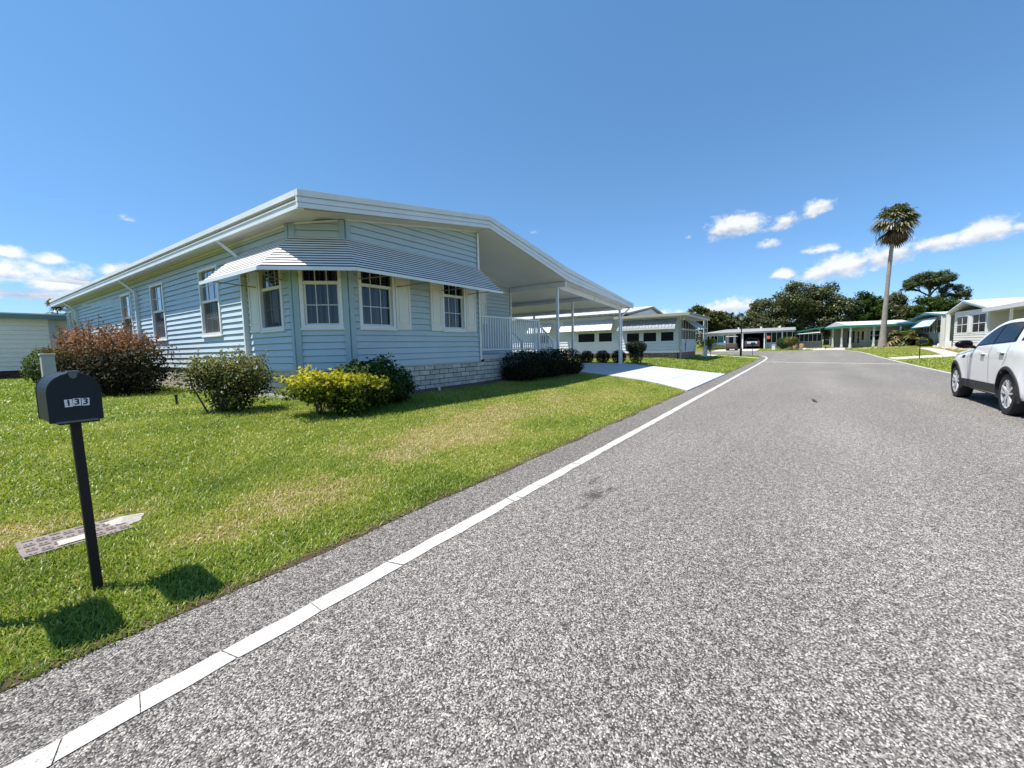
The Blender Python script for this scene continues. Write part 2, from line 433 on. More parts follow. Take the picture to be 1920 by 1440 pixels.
    nt.links.new(b.outputs[0], out.inputs[0])
    return m
M['asphalt'] = asphalt()

def wav(x, s, seed):
    return s * (np.sin(x * 3.1 + seed) * .5 + np.sin(x * 7.7 + 2 * seed) * .3 + np.sin(x * 17.3 + 3 * seed) * .2)

rx = np.unique(np.round(np.concatenate([np.arange(-14, 0, .5), np.arange(0, 14, .125), np.arange(14, 59.01, .5)]), 4))
NY = 14
V = []
for x in rx:
    y0 = float(road_right(x)) + wav(x, .025, 1.3); y1 = float(road_left(x)) + wav(x, .03, .4)
    for k in range(NY + 1):
        y = y0 + (y1 - y0) * k / NY
        V.append((x, y, gz(x, min(max(y, -4.95), 2.62) if x < 38 else y) + .004))
a = (np.arange(len(rx) - 1)[:, None] * (NY + 1) + np.arange(NY)[None]).ravel()
tag(np_mesh('road', V, np.stack([a, a + NY + 1, a + NY + 2, a + 1], -1), M['asphalt']), kind='structure')

def paint_mat():
    m, nt, out = newmat('road_paint')
    tc = N(nt, 'ShaderNodeTexCoord')
    n1 = N(nt, 'ShaderNodeTexNoise'); n1.inputs['Scale'].default_value = 75; n1.inputs['Detail'].default_value = 5; n1.inputs['Roughness'].default_value = .7
    n2 = N(nt, 'ShaderNodeTexNoise'); n2.inputs['Scale'].default_value = 2.6; n2.inputs['Detail'].default_value = 6
    for n in (n1, n2): nt.links.new(tc.outputs['Object'], n.inputs['Vector'])
    r1 = ramp(nt, [(.30, (.20, .19, .18)), (.40, (.50, .495, .475)), (.6, (.58, .575, .55))]); nt.links.new(n1.outputs['Fac'], r1.inputs['Fac'])
    r2 = ramp(nt, [(.35, (.80, .79, .76)), (.6, (1, 1, 1))]); nt.links.new(n2.outputs['Fac'], r2.inputs['Fac'])
    mx = N(nt, 'ShaderNodeMix', data_type='RGBA', blend_type='MULTIPLY'); mx.inputs[0].default_value = 1
    nt.links.new(r1.outputs[0], mx.inputs[6]); nt.links.new(r2.outputs[0], mx.inputs[7])
    b = N(nt, 'ShaderNodeBsdfPrincipled'); b.inputs['Roughness'].default_value = .75; b.inputs['Specular IOR Level'].default_value = .2
    bp = N(nt, 'ShaderNodeBump'); bp.inputs['Strength'].default_value = .7; bp.inputs['Distance'].default_value = .006
    nt.links.new(n1.outputs['Fac'], bp.inputs['Height']); nt.links.new(bp.outputs[0], b.inputs['Normal'])
    nt.links.new(mx.outputs[2], b.inputs['Base Color']); nt.links.new(b.outputs[0], out.inputs[0])
    return m
M['paint'] = paint_mat()

def line_strip(pts, w, gaps=True):
    """painted line along a polyline, cracked in short lengths near the camera"""
    mb = MB()
    pts = [Vector((p[0], p[1])) for p in pts]
    for a, b in zip(pts[:-1], pts[1:]):
        L = (b - a).length; d = (b - a) / L; n = Vector((-d.y, d.x)); s = 0; sl0 = 0
        while s < L - 1e-6:
            dist = (a + d * s).length
            step = min(RND.uniform(.12, .60) if dist < 9 else 2.5, L - s)
            if L - s - step < .08: step = L - s
            g = RND.choice([.004, .007, .011]) if dist < 9 and gaps else 0
            j0, j1 = RND.uniform(-.005, .005), RND.uniform(-.005, .005)
            k = max(1, int(step / .12)) if dist < 9 else max(1, int(step / 1))
            sl = RND.uniform(-.02, .02) if dist < 9 and gaps else 0
            for i in range(k):
                q = []
                for (t, sd) in ((i / k, -1), ((i + 1) / k, -1), ((i + 1) / k, 1), (i / k, 1)):
                    ss = s + g + (step - g) * t + sd * (sl0 + (sl - sl0) * t)
                    jj_ = w / 2 + (wav(ss * 5, .008, sd + 2.) if dist < 9 else 0) + (j0 if sd < 0 else j1)
                    p = a + d * ss + n * sd * jj_
                    q.append((p.x, p.y, gz(p.x, min(max(p.y, -4.95), 2.62) if p.x < 38 else p.y) + .008))
                mb.poly(q)
            s += step; sl0 = sl
    return mb

lm = line_strip([(-6, 2.045), (3, 2.07), (33, 2.09)], .118)
lm2 = line_strip([(33, 2.09), (36, 2.1), (38.2, 2.15), (40.2, 2.3), (41.8, 2.5), (42.9, 2.75), (43.3, 3.15), (43.2, 3.6)], .13, False)
lm3 = line_strip([(-6, -4.72), (20, -4.72), (40, -4.74), (48, -4.8), (52, -4.75), (56, -4.3), (57.5, -3.4)], .12, False)
lm4 = line_strip([(32.4, 2.02), (29.8, -4.6)], .30, False)
mk = tag(lm.build('road_markings', M['paint']), kind='structure')
for o_ in (lm2, lm3, lm4): tag(o_.build('road_markings', M['paint']), kind='structure')
mb = MB()
mb.poly([(11.2, -.36, .009), (11.75, -.30, .009), (11.78, -.24, .009), (11.25, -.27, .009)])
tag(mb.build('road_patch', pmat('tar_patch', (.03, .03, .032), .7, .3, 30)), kind='structure')

# driveway slabs
def drive_near(y): return float(np.interp(y, [2.6, 2.95, 3.5, 4.3, 5.2, 30], [12.42, 12.72, 13.2, 13.62, 13.8, 13.8]))
mb = MB()
rows = [(2.60, 3.66), (3.674, 7.10), (7.114, 11.2), (11.214, 16)]
for y0, y1 in rows:
    K = 8
    for i in range(K):
        ya, yb = y0 + (y1 - y0) * i / K, y0 + (y1 - y0) * (i + 1) / K
        xa, xb = drive_near(ya), drive_near(yb)
        za, zb = gz(15, ya) + .035, gz(15, yb) + .035
        mb.poly([(xa, ya, za), (19.75, ya, za), (19.75, yb, zb), (xb, yb, zb)])
        mb.poly([(xa, ya, za - .08), (xa, ya, za), (xb, yb, zb), (xb, yb, zb - .08)])
        mb.poly([(19.75, ya, za), (19.75, ya, za - .08), (19.75, yb, zb - .08), (19.75, yb, zb)])
        if i == 0: mb.poly([(xa, ya, za - .08), (19.75, ya, za - .08), (19.75, ya, za), (xa, ya, za)])
tag(mb.build('driveway', M['concrete']), kind='structure')

def slab_path(name, poly, mat, lift=.02):
    mb = MB(); n = len(poly)
    top = [(x, y, gz(x, y) + lift) for x, y in poly]; bot = [(x, y, z - .1) for x, y, z in top]
    mb.poly(top)
    for i in range(n):
        j = (i + 1) % n; mb.poly([bot[i], bot[j], top[j], top[i]])
    return tag(mb.build(name, mat), kind='structure')
slab_path('path', [(37.6, 2.66), (38.6, 2.66), (38.4, 4.5), (38.2, 6.4), (33.2, 6.3), (33.2, 5.6), (37.3, 5.5)], M['tan_concrete'], .03)
for yy in ((-4.95, -6.9), (-6.9, -8.95), (-8.95, -12)):
    slab_path('driveway', [(35.2, yy[1]), (38.2, yy[1]), (38.2, yy[0]), (35.2, yy[0])], M['tan_concrete'], .03)
slab_path('path', [(38.2, -7.6), (46, -8.4), (52.6, -8.8), (52.6, -9.6), (46, -9.2), (38.2, -8.4)], M['tan_concrete'], .045)
slab_path('driveway', [(59.1, 9.4), (59.1, 4.4), (63, 4.4), (69.5, 4.4), (69.5, 9.4), (63, 9.4)], M['tan_concrete'], .05)
slab_path('path', [(59.1, -1.2), (63, -1.2), (63, -4.3), (59.1, -4.1)], M['tan_concrete'], .05)

# ------------------------------------------------------------------ grass
DRY = [(4.4, 4.05, .9, 1.), (3.2, 3.85, .55, .8), (6.3, 4.4, .9, .75), (1.8, 3.55, .7, .6), (1.25, 3.35, .45, .55), (.85, 4.2, .35, .6), (3.1, 4.3, .5, .4), (.27, 4.3, .30, 1.0),
       (8.2, 4.2, 1.2, .4), (2.7, 8.7, .5, .6), (.95, 3.45, .3, .3), (5.3, 4.6, .8, .5), (10., 3.9, 1., .3)]
def drymap(x, y):
    d = np.zeros_like(x)
    for cx, cy, r, s in DRY:
        d = np.maximum(d, s * np.exp(-(((x - cx) / r) ** 2 + ((y - cy) / (r * .6)) ** 2)))
    d = d * np.clip(.45 + 1.1 * (.5 + .5 * np.sin(x * 9.1 + 2.1 * np.sin(y * 7.3)) * np.sin(y * 11.7 + 1.7 * np.sin(x * 5.9))), 0, 1.25)
    n = .5 + .5 * np.sin(x * 2.3 + 1.7 * np.sin(y * 1.9)) * np.sin(y * 3.1 + 1.3 * np.sin(x * 1.3))
    n2 = .5 + .5 * np.sin(x * 7.3 + 2 * np.sin(y * 5.1)) * np.sin(y * 9.1 + 1.9 * np.sin(x * 4.3))
    return d, n, n2

def grass_points(x0, x1, y0, y1, dens):
    n = int((x1 - x0) * (y1 - y0) * dens)
    x = rng.uniform(x0, x1, n); y = rng.uniform(y0, y1, n)
    ok = (y > road_left(x) + wav(x, .03, .4) - .015) | (y < road_right(x) - .0) | (x > 59.05)
    dn = np.interp(y, [2.6, 2.95, 3.5, 4.3, 5.2, 30], [12.42, 12.72, 13.2, 13.62, 13.8, 13.8])
    ok &= ~((x > dn - .02) & (x < 19.77) & (y > 2.55) & (y < 16.1))
    ok &= ~((x > 4.0) & (x < 12.9) & (y > 6.98)) & ~((x > 4.0) & (x < 13) & (y + x > 11.6) & (y > 6.6) & (x < 5))
    ok &= ~((x > 5.2) & (x < 13) & (y > 6.70 + .08 * np.sin(x * 5)))                 # planting bed
    ok &= ~((x > .265) & (x < .80) & (y > 3.84) & (y < 4.17))                 # meter lid
    ok &= ~((((x - .79) / .12) ** 2 + ((y - 4.06) / .15) ** 2) < 1)
    ok &= ~((x > 27.7) & (x < 33) & (y > 6.25)) & ~((x > 27.7) & (y > 9))
    ok &= ~((x > 37.3) & (x < 38.65) & (y > 2) & (y < 6.5)) & ~((x > 33) & (x < 38.5) & (y > 5.45) & (y < 6.45))
    ok &= ~((x > 35.2) & (x < 38.2) & (y < -4.5)) & ~((x > 38) & (x < 53) & (y < -7.3) & (y > -9.7))
    ok &= ~((x > 59) & (x < 70) & (y > 4.3) & (y < 9.5)) & ~((x > 59) & (x < 64) & (y > -4.4) & (y < -1.1))
    return x[ok], y[ok]

def blades(sets):
    VV = []; TT = []; base = 0; QQ = []
    for (x0, x1, y0, y1, dens, h, w, yellow) in sets:
        x, y = grass_points(x0, x1, y0, y1, dens); n = len(x)
        d, nn, n2 = drymap(x, y)
        # thin, matted grass where it is dry
        keep = rng.random(n) > d * .45
        x, y, d, nn, n2 = x[keep], y[keep], d[keep], nn[keep], n2[keep]; n = len(x)
        z = zg(x, y) - .004
        hh = h * rng.uniform(.55, 1.25, n) * (1 - .45 * d); ww = w * rng.uniform(.6, 1.3, n)
        az = rng.uniform(0, 2 * np.pi, n); lean = rng.uniform(.15, 1.15, n) ** 1.0
        ux, uy = np.cos(az), np.sin(az)
        tw = az + np.pi / 2 + rng.normal(0, .5, n); sx, sy = np.cos(tw), np.sin(tw)
        def row(f, wf):
            off = hh * lean * f ** 1.7; up = hh * (f - .28 * lean * f * f)
            cx, cy, cz = x + ux * off, y + uy * off, z + up
            L = np.stack([cx - sx * ww * wf / 2, cy - sy * ww * wf / 2, cz], -1)
            Rr = np.stack([cx + sx * ww * wf / 2, cy + sy * ww * wf / 2, cz], -1)
            return L, Rr
        a0, a1 = row(0., .75); b0, b1 = row(.55, 1.); c0, c1 = row(1., .12)
        v = np.stack([a0, a1, b0, b1, c0, c1], 1).reshape(-1, 3)
        k = base + np.arange(n) * 6
        QQ.append(np.stack([np.stack([k, k + 1, k + 3, k + 2], -1), np.stack([k + 2, k + 3, k + 5, k + 4], -1)], 1).reshape(-1, 4))
        t = np.clip(.30 + yellow + .20 * (nn - .5) + .12 * (n2 - .5) + rng.normal(0, .11, n) + d * (.62 + .35 * rng.random(n)), 0, 1)
        t = np.where(rng.random(n) < .045, np.clip(t + .45, 0, 1), t)
        TT.append(np.repeat(t, 2)); VV.append(v); base += n * 6
    return np.concatenate(VV), np.concatenate(QQ), np.concatenate(TT)

# bare soil and thatch where the turf meets the asphalt, shadow line coloured in
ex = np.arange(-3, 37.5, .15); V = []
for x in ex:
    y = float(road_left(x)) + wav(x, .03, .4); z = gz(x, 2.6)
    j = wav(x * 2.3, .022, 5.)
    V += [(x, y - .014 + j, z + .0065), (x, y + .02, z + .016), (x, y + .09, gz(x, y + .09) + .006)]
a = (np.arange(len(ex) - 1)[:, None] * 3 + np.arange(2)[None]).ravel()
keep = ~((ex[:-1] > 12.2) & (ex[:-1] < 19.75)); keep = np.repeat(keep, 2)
tag(np_mesh('lawn_edge', V, np.stack([a, a + 3, a + 4, a + 1], -1)[keep], pmat('edge_soil_shade', (.075, .05, .03), .95, .4, 14, .8, 60)), kind='structure')
M['grass'] = leafmat('grass_blade', [(0, (.06, .105, .010)), (.28, (.185, .275, .030)), (.5, (.34, .39, .058)), (.72, (.47, .385, .18)), (1, (.62, .48, .32))], .32, .42, .5)
sets = [(-.5, 3.2, 2.61, 4.6, 10000, .044, .0060, .03), (3.2, 6.2, 2.61, 5.2, 6500, .040, .0065, .08), (-.3, 6.2, 4.6, 7.3, 4200, .044, .0075, 0.05),
        (6.2, 13.9, 2.61, 7.0, 2600, .044, .009, .12), (-.2, 4.1, 7.3, 13, 2200, .05, .011, .03), (.3, 4.1, 13, 29, 420, .09, .024, 0),
        (19.7, 44, 2.6, 6.6, 330, .075, .024, .02), (44, 52, 2.6, 12, 150, .1, .04, .02), (19.7, 28, 6.4, 10.5, 300, .08, .024, 0), (20, 40, -9.5, -4.8, 200, .085, .03, .12),
        (40, 59, -10.5, -4.2, 150, .09, .04, .14), (59, 66, -12, 14, 90, .1, .05, .12)]
gv, gq, gt = blades(sets)
tag(np_mesh('grass', gv, gq, M['grass'], gt), label='mown green grass with dry straw patches on the lawns', cat='grass', kind='stuff')

# ------------------------------------------------------------------ leaves and bushes
def leaf_mesh(name, P, nrm, size, aspect, tone, mat, parent=None, curl=.18, up=0.):
    n = len(P)
    nrm = nrm / np.maximum(np.linalg.norm(nrm, axis=1, keepdims=True), 1e-6)
    t = rng.normal(0, 1, (n, 3)); t[:, 2] += up
    t -= nrm * np.sum(t * nrm, 1, keepdims=True); t /= np.maximum(np.linalg.norm(t, axis=1, keepdims=True), 1e-6)
    b = np.cross(nrm, t); s = np.asarray(size).reshape(-1, 1) * np.ones((n, 1))
    base = P - t * s * .5; tip = P + t * s * .5 - nrm * s * curl
    l = P + b * s * aspect * .5 + nrm * s * curl * .5; r = P - b * s * aspect * .5 + nrm * s * curl * .5
    v = np.stack([base, r, tip, l], 1).reshape(-1, 3)
    return np_mesh(name, v, np.arange(n * 4).reshape(-1, 4), mat, tone, parent)

def dirs(n):
    d = rng.normal(0, 1, (n, 3)); return d / np.linalg.norm(d, axis=1, keepdims=True)

def blob_points(ells, n, shell=.55, lump=.18, zmin=None):
    """points through a union of ellipsoids (cx,cy,cz,rx,ry,rz), denser towards the skin, the skin lumpy"""
    w = np.array([e[3] * e[4] + e[4] * e[5] + e[3] * e[5] for e in ells]); w = w / w.sum()
    P = []; D = []
    for e, k in zip(ells, rng.multinomial(n, w)):
        d = dirs(k); r = shell + (1 - shell) * rng.random(k) ** .6
        r = np.where(rng.random(k) < .22, rng.random(k) ** .4 * .8, r)
        ph = rng.uniform(0, 6.28, 6)
        l = 1 + lump * (np.sin(d[:, 0] * 5 + ph[0]) * np.sin(d[:, 1] * 5 + ph[1]) + .6 * np.sin(d[:, 2] * 8 + ph[2] + d[:, 0] * 6) + .5 * np.sin(d[:, 1] * 13 + ph[3]) * np.sin(d[:, 0] * 12 + ph[4]))
        P.append(np.array(e[:3]) + d * np.array(e[3:]) * (r * l)[:, None]); D.append(d)
    P = np.concatenate(P); D = np.concatenate(D)
    if zmin is not None:
        k = P[:, 2] > zmin; P = P[k]; D = D[k]
    return P, D

GREENS = [(0, (.010, .026, .006)), (.4, (.030, .065, .012)), (.7, (.070, .115, .022)), (1, (.16, .19, .05))]
M['leaf_dark'] = leafmat('dark_shrub_leaf', [(0, (.004, .008, .003)), (.5, (.011, .019, .006)), (1, (.040, .050, .016))], .12, .6, .15)
M['leaf_green'] = leafmat('green_leaf', GREENS, .3, .6, .18)
M['leaf_olive'] = leafmat('olive_leaf', [(0, (.02, .028, .01)), (.4, (.07, .085, .02)), (.7, (.20, .20, .055)), (1, (.40, .32, .12))], .3, .6, .18)
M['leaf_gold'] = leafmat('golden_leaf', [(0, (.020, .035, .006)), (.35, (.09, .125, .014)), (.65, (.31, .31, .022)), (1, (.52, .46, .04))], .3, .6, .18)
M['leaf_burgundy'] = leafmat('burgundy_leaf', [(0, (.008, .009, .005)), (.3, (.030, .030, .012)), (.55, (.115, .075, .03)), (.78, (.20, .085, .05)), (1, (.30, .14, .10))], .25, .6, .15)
M['leaf_oak'] = leafmat('oak_leaf', [(0, (.018, .026, .011)), (.35, (.055, .070, .024)), (.65, (.13, .145, .055)), (1, (.26, .25, .13))], .25, .5, .4)
M['leaf_pine'] = leafmat('pine_needle', [(0, (.015, .026, .012)), (.5, (.060, .085, .032)), (1, (.16, .19, .07))], .25, .5, .2)

def shrub(name, label, cat, base, ells, n, size, mat, tonef, stems=5, group=None, aspect=.5, shell=.55, lump=.16, out=1., parts=True):
    base = (base[0], base[1], gz(base[0], base[1]) if len(base) < 3 else base[2])
    t = thing(name, label, cat, base, group)
    P, D = blob_points(ells, n, shell, lump, base[2] + .03)
    nr = D * out + rng.normal(0, .6, P.shape) + np.array([0, 0, .35])
    leaf_mesh('foliage', P, nr, size * rng.uniform(.6, 1.25, len(P)), aspect, tonef(P, D), mat, t)
    mb = MB()
    for i in range(stems):
        e = RND.choice(ells); d = dirs(1)[0]; d[2] = abs(d[2]) * .7 + .35; d /= np.linalg.norm(d)
        q = Vector(e[:3]) + Vector((d[0] * e[3], d[1] * e[4], d[2] * e[5])) * .85
        b = Vector(base) + Vector((RND.uniform(-.12, .12), RND.uniform(-.12, .12), -.02)) + Vector((e[0] - base[0], e[1] - base[1], 0)) * .45
        m_ = (b + q) / 2 + Vector((RND.uniform(-.08, .08), RND.uniform(-.08, .08), .08))
        mb.tube([b, m_, q], [.016, .011, .004], 5)
    if stems: mb.build('stem', M['wood'], t)
    return t

def tone_rand(m, s): return lambda P, D: np.clip(rng.normal(m, s, len(P)), 0, 1)

# ------------------------------------------------------------------ wall helpers
def wq(mb, o, t, n, pts, tone=None):
    """polygon on a wall from (s, d, z) points, facing n"""
    o = Vector(o); t = Vector(t); n = Vector(n)
    P = [o + t * s + n * d + Vector((0, 0, z)) for s, d, z in pts]
    nn = Vector((0, 0, 0))
    for i in range(len(P)): nn += P[i].cross(P[(i + 1) % len(P)])
    if nn.dot(n) < 0: P.reverse()
    mb.poly(P, tone)

def clip_top(poly, f):
    """keep z <= f(s) of an (s, z) polygon"""
    out = []
    for i in range(len(poly)):
        a, b = poly[i], poly[(i + 1) % len(poly)]
        da, db = f(a[0]) - a[1], f(b[0]) - b[1]
        if da >= 0: out.append(a)
        if (da >= 0) != (db >= 0):
            k = da / (da - db); out.append((a[0] + (b[0] - a[0]) * k, a[1] + (b[1] - a[1]) * k))
    return out

def siding(mb, o, t, n, L, z0, top, holes=(), c=.127, s_start=0., proud=.030):
    """lap siding: slanted courses, each with its shadow lip; top(s) gives the height of the wall there"""
    zmax = max(top(s_start), top(L), top((s_start + L) / 2)); k = 0
    while z0 + k * c < zmax - .01:
        za, zb = z0 + k * c, z0 + (k + 1) * c
        zg_top = zb - .008
        cuts = sorted({za, zb} | {min(max(h[i], za), zb) for h in holes for i in (2, 3)})
        for ca, cb in zip(cuts[:-1], cuts[1:]):
            if cb - ca < .003: continue
            seg = [(s_start, L)]
            for h in holes:
                if h[2] < cb - .001 and h[3] > ca + .001:
                    new = []
                    for a, b in seg:
                        if h[0] >= b or h[1] <= a: new.append((a, b)); continue
                        if h[0] > a: new.append((a, h[0]))
                        if h[1] < b: new.append((h[1], b))
                    seg = new
            for a, b in seg:
                bk_ = clip_top([(a, max(ca, zb - .03)), (b, max(ca, zb - .03)), (b, cb + .006), (a, cb + .006)], top) if cb == zb else []
                if len(bk_) > 2: wq(mb, o, t, n, [(s, -.024, z) for s, z in bk_], .5)
                cb2 = min(cb, zg_top)
                if cb2 <= ca: continue
                p = clip_top([(a, ca), (b, ca), (b, cb2), (a, cb2)], top)
                if len(p) < 3: continue
                off = lambda z: .002 + proud * (1 - (z - za) / c)
                wq(mb, o, t, n, [(s, off(z), z) for s, z in p], RND.random())
                if ca == za:
                    bs = [q for q in p if abs(q[1] - ca) < 1e-6]
                    if len(bs) >= 2:
                        sa, sb = min(q[0] for q in bs), max(q[0] for q in bs)
                        O = Vector(o); T = Vector(t); NN = Vector(n); z = Vector((0, 0, ca))
                        mb.poly([O + T * sa + z, O + T * sb + z, O + T * sb + NN * (proud + .002) + z, O + T * sa + NN * (proud + .002) + z], .5)
        k += 1

def blocks(parent, name, mat, o, t, n, L, z0, z1, bl=.31, bh=.113, g=.015, s0=0., mortar=None):
    """courses of separate blocks over a mortar bed, one mesh for the bed and one for the blocks"""
    mb = MB(); mb.obox(o, t, n, s0, L, -.10, -.004, z0 - .05, z1)
    mb2 = MB(); z = z1; k = 0
    while z > z0 - .02:
        s = s0 - (bl / 2 if k % 2 else 0)
        while s < L:
            a, b = max(s, s0) + g / 2, min(s + bl, L) - g / 2
            if b - a > .03:
                mb2.obox(o, t, n, a, b, -.03, .004 + RND.uniform(0, .006), z - bh + g / 2, z - g / 2, RND.random())
            s += bl
        z -= bh; k += 1
    p = mb2.build(name, mat, parent, bevel=.004)
    q = mb.build('mortar', mortar or M['mortar'], p)
    return p

def window(par, o, t, n, s0, s1, z0, z1, rail, cols=3, rows=2, ucols=3, urows=1, casing=.065, screen=False, frame='white', curtain=True, gl='glass', sash=True):
    w = MB()
    O = (o, t, n)
    w.obox(*O, s0, s0 + casing, -.10, .047, z0, z1); w.obox(*O, s1 - casing, s1, -.10, .047, z0, z1)
    w.obox(*O, s0 + casing, s1 - casing, -.10, .045, z1 - casing, z1)
    w.obox(*O, s0 + casing, s1 - casing, -.10, .049, z0, z0 + casing)
    w.obox(*O, s0 - .015, s1 + .015, .0, .062, z0 - .03, z0 + .004)                 # sill lip
    a, b = s0 + casing, s1 - casing
    if sash:
        w.obox(*O, a, b, -.05, .012, rail - .03, rail + .03)                       # meeting rail
        i = .03                                                                    # lower sash stiles
        w.obox(*O, a, a + i, -.07, -.02, z0 + casing, rail - .03); w.obox(*O, b - i, b, -.07, -.02, z0 + casing, rail - .03)
        w.obox(*O, a + i, b - i, -.07, -.02, z0 + casing, z0 + casing + i)
    fr = w.build('window', M[frame], par, bevel=.004)
    halves = [(z0 + casing, rail - .03, cols, rows, -.048), (rail + .03, z1 - casing, ucols, urows, -.02)] if sash else [(z0 + casing, z1 - casing, cols, rows, -.04)]
    mu = MB()
    for za, zb, nc, nr, d in halves:
        pn = MB(); wq(pn, o, t, n, [(a, d, za), (b, d, za), (b, d, zb), (a, d, zb)])
        pn.build('pane', M[gl], fr)
        for k in range(1, nc):
            s = a + (b - a) * k / nc; mu.obox(*O, s - .009, s + .009, d + .002, d + .010, za, zb)
        for k in range(1, nr):
            z = za + (zb - za) * k / nr; mu.obox(*O, a, b, d + .002, d + .009, z - .009, z + .009)
    if mu.f: mu.build('muntin', M['muntin'], fr)
    if screen:
        sc = MB(); za, zb = halves[0][0], halves[0][1]
        wq(sc, o, t, n, [(a, -.014, za), (b, -.014, za), (b, -.014, zb), (a, -.014, zb)]); sc.build('insect_screen', M['screen'], fr)
    bk = MB(); wq(bk, o, t, n, [(s0, -.24, z0), (s1, -.24, z0), (s1, -.24, z1), (s0, -.24, z1)])
    bk.obox(*O, s0 - .01, s0 + .02, -.24, -.1, z0, z1); bk.obox(*O, s1 - .02, s1 + .01, -.24, -.1, z0, z1)
    bk.build('dark_lining', M['dark'], fr)
    if curtain:
        cu = MB(); s = a + .01; ph = RND.uniform(0, 6)
        while s < b - .02:
            wdt = RND.uniform(.045, .10); e = min(s + wdt, b); K = 5; d0 = RND.uniform(-.02, .02)
            for k in range(K):
                q = []
                for kk, zz in ((k, z0), (k + 1, z0), (k + 1, z1), (k, z1)):
                    ss = s + (e - s) * kk / K
                    q.append((ss, -.16 + d0 + .022 * math.sin(kk / K * math.pi), zz))
                wq(cu, o, t, n, q, RND.random())
            s = e + RND.choice([.0, .012, .03, .06])
        cu.build('curtain', M['curtain'], fr)
    return fr

def shutter(par, o, t, n, s0, s1, z0, z1, mat='cream'):
    w = MB(); st = .055
    w.obox(o, t, n, s0, s1, .012, .036, z0, z1)
    w.obox(o, t, n, s0, s0 + st, .036, .050, z0, z1); w.obox(o, t, n, s1 - st, s1, .036, .050, z0, z1)
    H = z1 - z0
    for a, b in ((0, .09), (.60, .66), (.93, 1)):
        w.obox(o, t, n, s0 + st, s1 - st, .036, .0495, z0 + H * a, z0 + H * b)
    sh = w.build('shutter', M[mat], par, bevel=.003)
    for a, b in ((.09, .60), (.66, .93)):
        p = MB(); p.obox(o, t, n, s0 + st + .018, s1 - st - .018, .034, .046, z0 + H * a + .018, z0 + H * b - .018); p.build('raised_panel', M[mat], sh, bevel=.006)
    return sh

# ------------------------------------------------------------------ the blue house
GZ = .45; SB = 1.03; XL = 4.06; YF = 7.0; XC = 8.56; XR = 12.9; YB = 27.0
zs1 = lambda x: 3.62 + .1535 * (x - 3.66)
zs2 = lambda x: 4.375 - .187 * (x - 8.57)
H = thing('mobile_home', 'pale blue lap sided mobile home with striped white awning, carport and tan block skirting', 'house', (8.5, 16.5, GZ))
LW = ((XL, 7.66, 0), (0, 1, 0), (-1, 0, 0)); LL = YB - 7.66
cd = Vector((.68, -.66, 0)).normalized(); CL = Vector((.68, -.66, 0)).length
CW = ((XL, 7.66, 0), tuple(cd), (cd.y, -cd.x, 0))
FW = ((4.74, YF, 0), (1, 0, 0), (0, -1, 0)); FL = XC - 4.74
RW = ((XC, 9.0, 0), (1, 0, 0), (0, -1, 0)); RL = XR - XC
W0, W1, WR = 1.79, 3.36, 2.60
lwin = [(8.0 - 7.66, 8.90 - 7.66), (10.77 - 7.66, 11.86 - 7.66), (14.34 - 7.66, 15.42 - 7.66), (17.3 - 7.66, 18.4 - 7.66), (25.72 - 7.66, 26.42 - 7.66)]
fwin = [(4.945 - 4.74, 5.81 - 4.74), (7.20 - 4.74, 8.03 - 4.74)]
cwin = [(.11, CL - .10)]
rwin = [(10.0 - XC, 11.04 - XC)]
mb = MB()
siding(mb, *LW, LL, SB, lambda s: zs1(XL), [(a + .02, b - .02, W0 + .02, W1 - .02) for a, b in lwin])
siding(mb, *CW, CL, SB, lambda s: zs1(XL + cd.x * s), [(a + .02, b - .02, W0 + .02, W1 - .02) for a, b in cwin])
siding(mb, *FW, FL, SB, lambda s: zs1(4.74 + s), [(a + .02, b - .02, W0 + .02, W1 - .02) for a, b in fwin])
siding(mb, *RW, RL, SB + .12, lambda s: zs2(XC + s), [(a + .02, b - .02, W0 + .02, W1 - .02) for a, b in rwin])
siding(mb, (XC, YF, 0), (0, 1, 0), (1, 0, 0), 2.0, SB, lambda s: 4.3)
siding(mb, (XR, 9.0, 0), (0, 1, 0), (1, 0, 0), 18.0, SB, lambda s: zs2(XR))
mb.obox((XL, YB, 0), (1, 0, 0), (0, 1, 0), 0, XR - XL, -.05, 0, SB, 3.7)
mb.build('wall', M['siding'], H)
# corner boards (blue-green) on both sides of the chamfer
def ctrim(*boxes):
    m_ = MB()
    for wl, q in boxes: m_.obox(*wl, q[0], q[1], q[2], q[3] + .014, q[4], q[5])
    m_.build('corner_trim', M['trim_blue'], H, bevel=.004)
ctrim((LW, (.004, .095, .0, .026, SB - .02, zs1(XL) - .02)), (CW, (-.004, .10, .0, .026, SB - .02, zs1(XL) - .01)))
ctrim((CW, (CL - .095, CL + .004, .0, .026, SB - .02, zs1(4.70) - .02)), (FW, (.004, .105, .0, .026, SB - .02, zs1(4.78) - .02)))
ctrim((FW, (FL - .02, FL + .03, .0, .03, SB - .03, 4.33))); ctrim((RW, (RL - .05, RL + .02, 0, .03, SB + .1, zs2(XR) - .02)))
mb = MB()
mb.obox(*FW, FL - .018, FL + .05, .046, .058, SB + .02, 4.32)
mb.obox(*RW, RL - .03, RL + .03, .046, .056, SB + .12, zs2(XR) - .03)
mb.obox(*LW, .1, LL, .0, .038, zs1(XL) - .05, zs1(XL) - .01)
pa, pb = Vector(CW[0]) + cd * .1 + Vector((cd.y, -cd.x, 0)) * .034, Vector(CW[0]) + cd * (CL - .1) + Vector((cd.y, -cd.x, 0)) * .034
mb.bar((pa.x, pa.y, zs1(pa.x) - .02), (pb.x, pb.y, zs1(pb.x) - .02), .012, .03)
